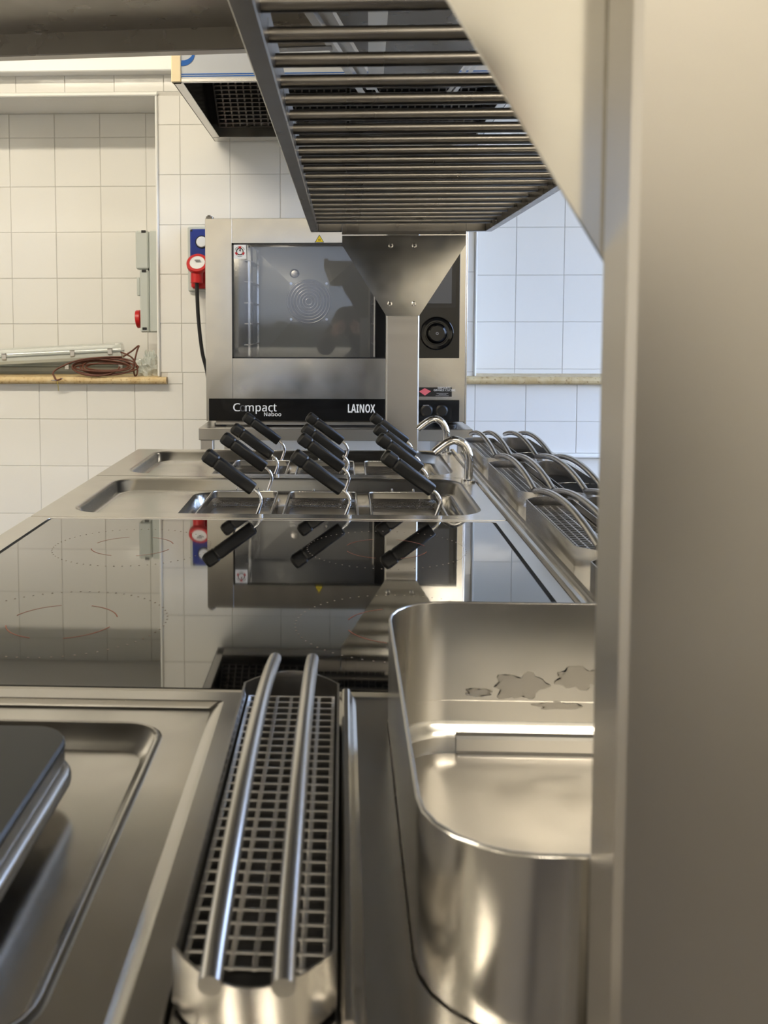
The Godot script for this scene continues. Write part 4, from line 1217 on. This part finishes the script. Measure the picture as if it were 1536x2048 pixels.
func wall_sockets() -> void:
	# grey enclosure on the niche's right jamb
	var e := thing("socket_enclosure", "tall grey plastic socket box on the side of the left niche", "socket box", P(-0.79, 0.16, 3.93))
	var o := -e.position
	part(e, "back_box", boxes([pbox(-0.790, -0.744, -0.045, 0.368, 3.865, 4.0)], 0.006), M.plastic_grey, o)
	part(e, "upper_cover", boxes([pbox(-0.845, -0.792, 0.212, 0.368, 3.865, 4.0)], 0.006), M.plastic_grey, o)
	var lc := part(e, "lower_cover", boxes([pbox(-0.829, -0.792, -0.045, 0.2105, 3.865, 4.0)], 0.006), M.plastic_grey, o)
	part(lc, "flap_edge", boxes([pbox(-0.843, -0.829, 0.105, 0.18, 3.872, 3.99)], 0.003), M.plastic_grey)
	for u in [0.36, 0.2, -0.034]:
		part(e, "latch", boxes([pbox(-0.820, -0.802, u, u + 0.010, 3.862, 3.866)], 0.001), M.print_black, o)
	part(e, "socket", lathe([Vector2(0, 0.030), Vector2(0.034, 0.030), Vector2(0.037, 0.028), Vector2(0.037, 0.012), Vector2(0.030, 0.008), Vector2(0.030, 0.0)], 32, Transform3D(Basis(Vector3(0, 0, 1), PI / 2 + 0.10), P(-0.828, 0.012, 3.93))), M.plastic_red, o)
	# wall plate with blue and red power sockets beside the oven
	var w := thing("power_socket", "blue and red industrial socket with plug on the wall beside the oven", "socket", P(-0.56, 0.24, 3.79))
	o = -w.position
	var W := 3.789
	part(w, "wall_plate", boxes([pbox(-0.617, -0.515, 0.118, 0.376, W - 0.012, W)], 0.008), M.plastic_grey, o)
	var bl := part(w, "blue_housing", boxes([pbox(-0.603, -0.53, 0.235, 0.363, W - 0.04, W - 0.011)], 0.006), M.plastic_blue, o)
	part(bl, "cap_ring", lathe([Vector2(0, 0.004), Vector2(0.024, 0.004), Vector2(0.026, 0.0)], 28, Transform3D(Basis(Vector3.RIGHT, PI / 2), P(-0.556, 0.312, W - 0.04))), M.print_black)
	part(bl, "cap", lathe([Vector2(0, 0.008), Vector2(0.019, 0.008), Vector2(0.0215, 0.003)], 28, Transform3D(Basis(Vector3.RIGHT, PI / 2), P(-0.556, 0.312, W - 0.041))), M.print_white)
	part(bl, "corner_screw", boxes([pbox(-0.601, -0.593, 0.353, 0.361, W - 0.0415, W - 0.04)], 0.001), M.print_black)
	var rb := part(w, "red_housing", boxes([pbox(-0.600, -0.53, 0.130, 0.215, W - 0.04, W - 0.011)], 0.008), M.plastic_red, o)
	var tip := Basis(Vector3.RIGHT, PI / 2 - 0.55)
	part(rb, "plug_flange", lathe([Vector2(0.030, 0.004), Vector2(0.041, 0.004), Vector2(0.043, 0.0), Vector2(0.043, -0.014), Vector2(0.036, -0.018)], 36, Transform3D(tip, P(-0.569, 0.228, W - 0.075))), M.plastic_red)
	var fc := part(rb, "plug_face", lathe([Vector2(0, 0.003), Vector2(0.033, 0.003), Vector2(0.034, 0.0)], 36, Transform3D(tip, P(-0.569, 0.228, W - 0.075))), M.print_white)
	part(fc, "face_mark", boxes([pbox(-0.578, -0.558, 0.236, 0.2405, W - 0.085, W - 0.078)]), M.print_grey)
	part(rb, "plug_body", tube(PackedVector3Array([P(-0.572, 0.205, W - 0.062), P(-0.572, 0.175, W - 0.068), P(-0.572, 0.150, W - 0.070)]), 0.024, 20), M.plastic_red)
	part(w, "cable", tube(smooth_path([P(-0.572, 0.160, W - 0.071), P(-0.571, 0.10, W - 0.072), P(-0.566, 0.0, W - 0.072), P(-0.553, -0.12, W - 0.07), P(-0.53, -0.25, W - 0.06), P(-0.52, -0.6, W - 0.03)], 8), 0.0075, 12), M.cable_black, o)

# ------------------------------------------------------------------ what the steel and the oven door mirror
func outside_shrubs() -> void:
	var gr := structure("ground", "grass outside the rear window")
	part(gr, "lawn", boxes([pbox(-30, 30, -EYE - 0.3, -EYE - 0.12, -45, -2.75)]), mat("lawn", Color(0.33, 0.35, 0.22), 0.95))
	var cols := [Color(0.25, 0.28, 0.16), Color(0.45, 0.24, 0.18), Color(0.22, 0.26, 0.15), Color(0.38, 0.36, 0.20), Color(0.20, 0.24, 0.15)]
	var what := ["dark green round shrub", "russet leaved shrub", "tall pointed green shrub", "yellow green low shrub", "dense dark round shrub"]
	for k in 5:
		var t := thing("garden_shrub", "%s outside the rear window" % what[k], "shrub", P(-4.6 + 1.7 * k, -EYE - 0.12, -13.0 - 0.8 * (k % 2)), "shrubs outside the rear window")
		part(t, "stem", tube(PackedVector3Array([Vector3(0, 0, 0), Vector3(0.02, 0.5, 0)]), 0.05, 8), mat("bark", Color(0.25, 0.2, 0.15), 0.9))
		var n := FastNoiseLite.new()
		n.seed = 40 + k
		n.frequency = 2.2
		var st := new_st()
		st.set_smooth_group(-1)
		var g := []
		for j in 13:
			var row := []
			for i in 20:
				var el := -PI / 2 + PI * j / 12.0
				var a := TAU * i / 20.0
				var d := Vector3(cos(a) * cos(el), sin(el), sin(a) * cos(el))
				var r := 1.0 + 0.45 * n.get_noise_3dv(d)
				row.append(Vector3(0, 0.62, 0) + Vector3(d.x * 0.8, d.y * (0.62 if k == 2 else 0.45), d.z * 0.8) * r)
			g.append(row)
		for j in 12:
			for i in 20:
				quad(st, g[j][i], g[j + 1][i], g[j + 1][(i + 1) % 20], g[j][(i + 1) % 20])
		part(t, "foliage", done(st), mat("foliage_%d" % k, cols[k], 0.9))

# one skin over tapered bones: [from, to, radius, radius, colour]; meshed as surface nets
func add_skin(st: SurfaceTool, bones: Array, cell: float, soft: float) -> void:
	var lo := Vector3.INF
	var hi := -Vector3.INF
	for b in bones:
		var r := maxf(b[2], b[3]) + soft + cell * 2.0
		for e in 2:
			lo = lo.min((b[e] as Vector3) - Vector3.ONE * r)
			hi = hi.max((b[e] as Vector3) + Vector3.ONE * r)
	var n := Vector3i(((hi - lo) / cell).ceil()) + Vector3i.ONE
	var field := PackedFloat32Array()
	field.resize(n.x * n.y * n.z)
	field.fill(1.0)
	var near := PackedFloat32Array()
	near.resize(field.size())
	near.fill(1.0)
	var who := PackedByteArray()
	who.resize(field.size())
	for bi in bones.size():
		var b: Array = bones[bi]
		var a: Vector3 = b[0]
		var ab: Vector3 = b[1] - b[0]
		var l2 := maxf(ab.length_squared(), 1e-9)
		var pad := maxf(b[2], b[3]) + soft + cell * 1.5
		var i0 := Vector3i((((b[0] as Vector3).min(b[1]) - Vector3.ONE * pad - lo) / cell).floor()).max(Vector3i.ZERO)
		var i1 := Vector3i((((b[0] as Vector3).max(b[1]) + Vector3.ONE * pad - lo) / cell).ceil()).min(n - Vector3i.ONE)
		for z in range(i0.z, i1.z + 1):
			for y in range(i0.y, i1.y + 1):
				var at := (z * n.y + y) * n.x
				for x in range(i0.x, i1.x + 1):
					var p := lo + Vector3(x, y, z) * cell - a
					var t := clampf(p.dot(ab) / l2, 0.0, 1.0)
					var d := (p - ab * t).length() - lerpf(b[2], b[3], t)
					var f := field[at + x]
					var h := maxf(soft - absf(f - d), 0.0) / soft
					field[at + x] = minf(f, d) - h * h * soft * 0.25
					if d < near[at + x]:
						near[at + x] = d
						who[at + x] = bi
	var verts := {}
	var cols := {}
	var sx := 1
	var sy := n.x
	var sz := n.x * n.y
	for z in n.z - 1:
		for y in n.y - 1:
			for x in n.x - 1:
				var at := z * sz + y * sy + x
				if absf(field[at]) > cell * 2.0:
					continue
				var sum := Vector3.ZERO
				var cnt := 0
				for e in [[0, 0, 0, 1, 0, 0], [0, 1, 0, 1, 1, 0], [0, 0, 1, 1, 0, 1], [0, 1, 1, 1, 1, 1], [0, 0, 0, 0, 1, 0], [1, 0, 0, 1, 1, 0], [0, 0, 1, 0, 1, 1], [1, 0, 1, 1, 1, 1], [0, 0, 0, 0, 0, 1], [1, 0, 0, 1, 0, 1], [0, 1, 0, 0, 1, 1], [1, 1, 0, 1, 1, 1]]:
					var f0 := field[at + e[0] * sx + e[1] * sy + e[2] * sz]
					var f1 := field[at + e[3] * sx + e[4] * sy + e[5] * sz]
					if (f0 < 0.0) != (f1 < 0.0):
						var q := f0 / (f0 - f1)
						sum += Vector3(e[0], e[1], e[2]).lerp(Vector3(e[3], e[4], e[5]), q)
						cnt += 1
				if cnt > 0:
					verts[at] = lo + (Vector3(x, y, z) + sum / cnt) * cell
					cols[at] = bones[who[at]][4]
	st.set_smooth_group(1)
	for at in verts:
		for ax in [[sx, sy, sz], [sy, sz, sx], [sz, sx, sy]]:
			var f0 := field[at]
			var f1 := field[at + ax[0]]
			if (f0 < 0.0) == (f1 < 0.0):
				continue
			var ids := [at, at - ax[1], at - ax[1] - ax[2], at - ax[2]]
			if not (verts.has(ids[1]) and verts.has(ids[2]) and verts.has(ids[3])):
				continue
			if f0 < 0.0:
				ids.reverse()
			for k in [0, 1, 2, 0, 2, 3]:
				st.set_color(cols[ids[k]])
				st.add_vertex(verts[ids[k]])

# the person taking the picture stands right behind the camera
func photographer() -> void:
	var cloth := Color(0.012, 0.012, 0.013)
	var trouser := Color(0.02, 0.022, 0.03)
	var skin := Color(0.50, 0.30, 0.21)
	var shoe := Color(0.03, 0.028, 0.026)
	var m := mat("person_skin_and_clothes", Color(1, 1, 1), 0.75)
	m.vertex_color_use_as_albedo = true
	var st := new_st()
	var hip := P(0.22, -0.32, -0.66)
	var waist := P(0.21, -0.20, -0.62)
	var chest := P(0.18, -0.03, -0.52)
	var neck := P(0.15, 0.09, -0.44)
	add_skin(st, [
		[hip, waist, 0.15, 0.135, cloth], [waist, chest, 0.135, 0.15, cloth], [chest, P(0.165, 0.04, -0.48), 0.15, 0.10, cloth],
		[P(0.09, -0.33, -0.66), P(0.31, -0.33, -0.66), 0.115, 0.115, trouser],
		[P(0.03, 0.03, -0.49), P(0.33, 0.03, -0.49), 0.075, 0.075, cloth],
		[P(0.00, 0.02, -0.49), P(-0.12, -0.17, -0.34), 0.062, 0.05, cloth], [P(-0.12, -0.17, -0.34), P(-0.055, -0.085, -0.13), 0.05, 0.034, cloth],
		[P(0.35, 0.02, -0.49), P(0.36, -0.19, -0.34), 0.062, 0.05, cloth], [P(0.36, -0.19, -0.34), P(0.125, -0.085, -0.12), 0.05, 0.034, cloth],
		[P(0.12, -0.36, -0.66), P(0.10, -0.74, -0.58), 0.095, 0.066, trouser], [P(0.10, -0.74, -0.58), P(0.09, -1.12, -0.67), 0.064, 0.045, trouser],
		[P(0.32, -0.36, -0.66), P(0.33, -0.74, -0.57), 0.095, 0.066, trouser], [P(0.33, -0.74, -0.57), P(0.34, -1.12, -0.67), 0.064, 0.045, trouser],
		[P(0.09, -1.155, -0.69), P(0.075, -1.172, -0.50), 0.045, 0.036, shoe], [P(0.34, -1.155, -0.69), P(0.36, -1.172, -0.50), 0.045, 0.036, shoe]], 0.0135, 0.05)
	# head and neck
	var hc := P(0.125, 0.215, -0.385)
	add_skin(st, [
		[neck, P(0.135, 0.14, -0.41), 0.058, 0.052, skin], [hc + Vector3(0, 0.035, 0.02), hc + Vector3(0, 0.02, -0.01), 0.082, 0.078, skin], [hc + Vector3(0, -0.03, -0.02), hc + Vector3(0, -0.075, -0.045), 0.062, 0.036, skin],
		[hc + Vector3(0, 0.015, -0.085), hc + Vector3(0, -0.022, -0.108), 0.010, 0.014, skin], [hc + Vector3(-0.022, -0.055, -0.078), hc + Vector3(0.022, -0.055, -0.078), 0.010, 0.010, Color(0.42, 0.2, 0.17)],
		[hc + Vector3(-0.082, 0.02, 0.01), hc + Vector3(-0.084, -0.02, 0.005), 0.016, 0.010, skin], [hc + Vector3(0.082, 0.02, 0.01), hc + Vector3(0.084, -0.02, 0.005), 0.016, 0.010, skin]], 0.005, 0.018)
	# hands: palm, four fingers behind the phone, thumb on its side
	for side in [-1.0, 1.0]:
		var w := P(-0.055, -0.085, -0.13) if side < 0.0 else P(0.125, -0.085, -0.12)
		var palm := P(-0.047, -0.055, -0.070) if side < 0.0 else P(0.112, -0.055, -0.066)
		var list := [[w, palm, 0.028, 0.026, skin], [palm + Vector3(0, -0.02, 0), palm + Vector3(0, 0.025, -0.012), 0.022, 0.020, skin]]
		for k in 4:
			var root := palm + Vector3(0.0, -0.026 + 0.019 * k, -0.018)
			var ln: float = [0.042, 0.052, 0.056, 0.050][k]
			var mid := root + Vector3(-side * ln * 0.35, 0.004, -0.024)
			var tip := mid + Vector3(-side * ln * 0.75, 0.006, 0.006)
			list.append([root, mid, 0.0095, 0.0088, skin])
			list.append([mid, tip, 0.0086, 0.0075, skin])
		list.append([palm + Vector3(0, 0.018, 0.004), palm + Vector3(-side * 0.022, 0.045, 0.006), 0.0115, 0.0095, skin])
		list.append([palm + Vector3(-side * 0.022, 0.045, 0.006), palm + Vector3(-side * 0.045, 0.060, 0.002), 0.0095, 0.008, skin])
		add_skin(st, list, 0.004, 0.008)
	var body := part(self, "person", done(st), m)
	tag(body, "person in dark clothes holding up a phone, mirrored in the oven door", "person")
	var hs := new_st()
	var hair := Color(0.02, 0.014, 0.01)
	add_skin(hs, [[hc + Vector3(0, 0.055, 0.03), hc + Vector3(0, 0.05, 0.0), 0.085, 0.078, hair], [hc + Vector3(-0.03, 0.02, 0.05), hc + Vector3(0.03, 0.02, 0.05), 0.066, 0.066, hair], [hc + Vector3(0, -0.02, 0.055), hc + Vector3(0, -0.06, 0.05), 0.06, 0.04, hair]], 0.008, 0.02)
	part(body, "hair", done(hs), m)
	for sx in [-0.03, 0.03]:
		part(body, "eye", lathe([Vector2(0, 0.011), Vector2(0.008, 0.008), Vector2(0.011, 0.0)], 14, Transform3D(Basis(Vector3.RIGHT, -PI / 2), hc + Vector3(sx, 0.012, -0.073))), M.print_black)
	var ph := thing("phone", "black phone held by the person behind the counter end", "phone", P(0.033, -0.055, -0.055))
	part(ph, "phone_body", box(Vector3(0.15, 0.072, 0.008), 0.003), M.black_gloss)
	part(ph, "lens", lathe([Vector2(0, 0.002), Vector2(0.006, 0.002), Vector2(0.007, 0.0)], 16, Transform3D(Basis(Vector3.RIGHT, -PI / 2), Vector3(-0.06, 0.022, -0.004))), M.print_black)
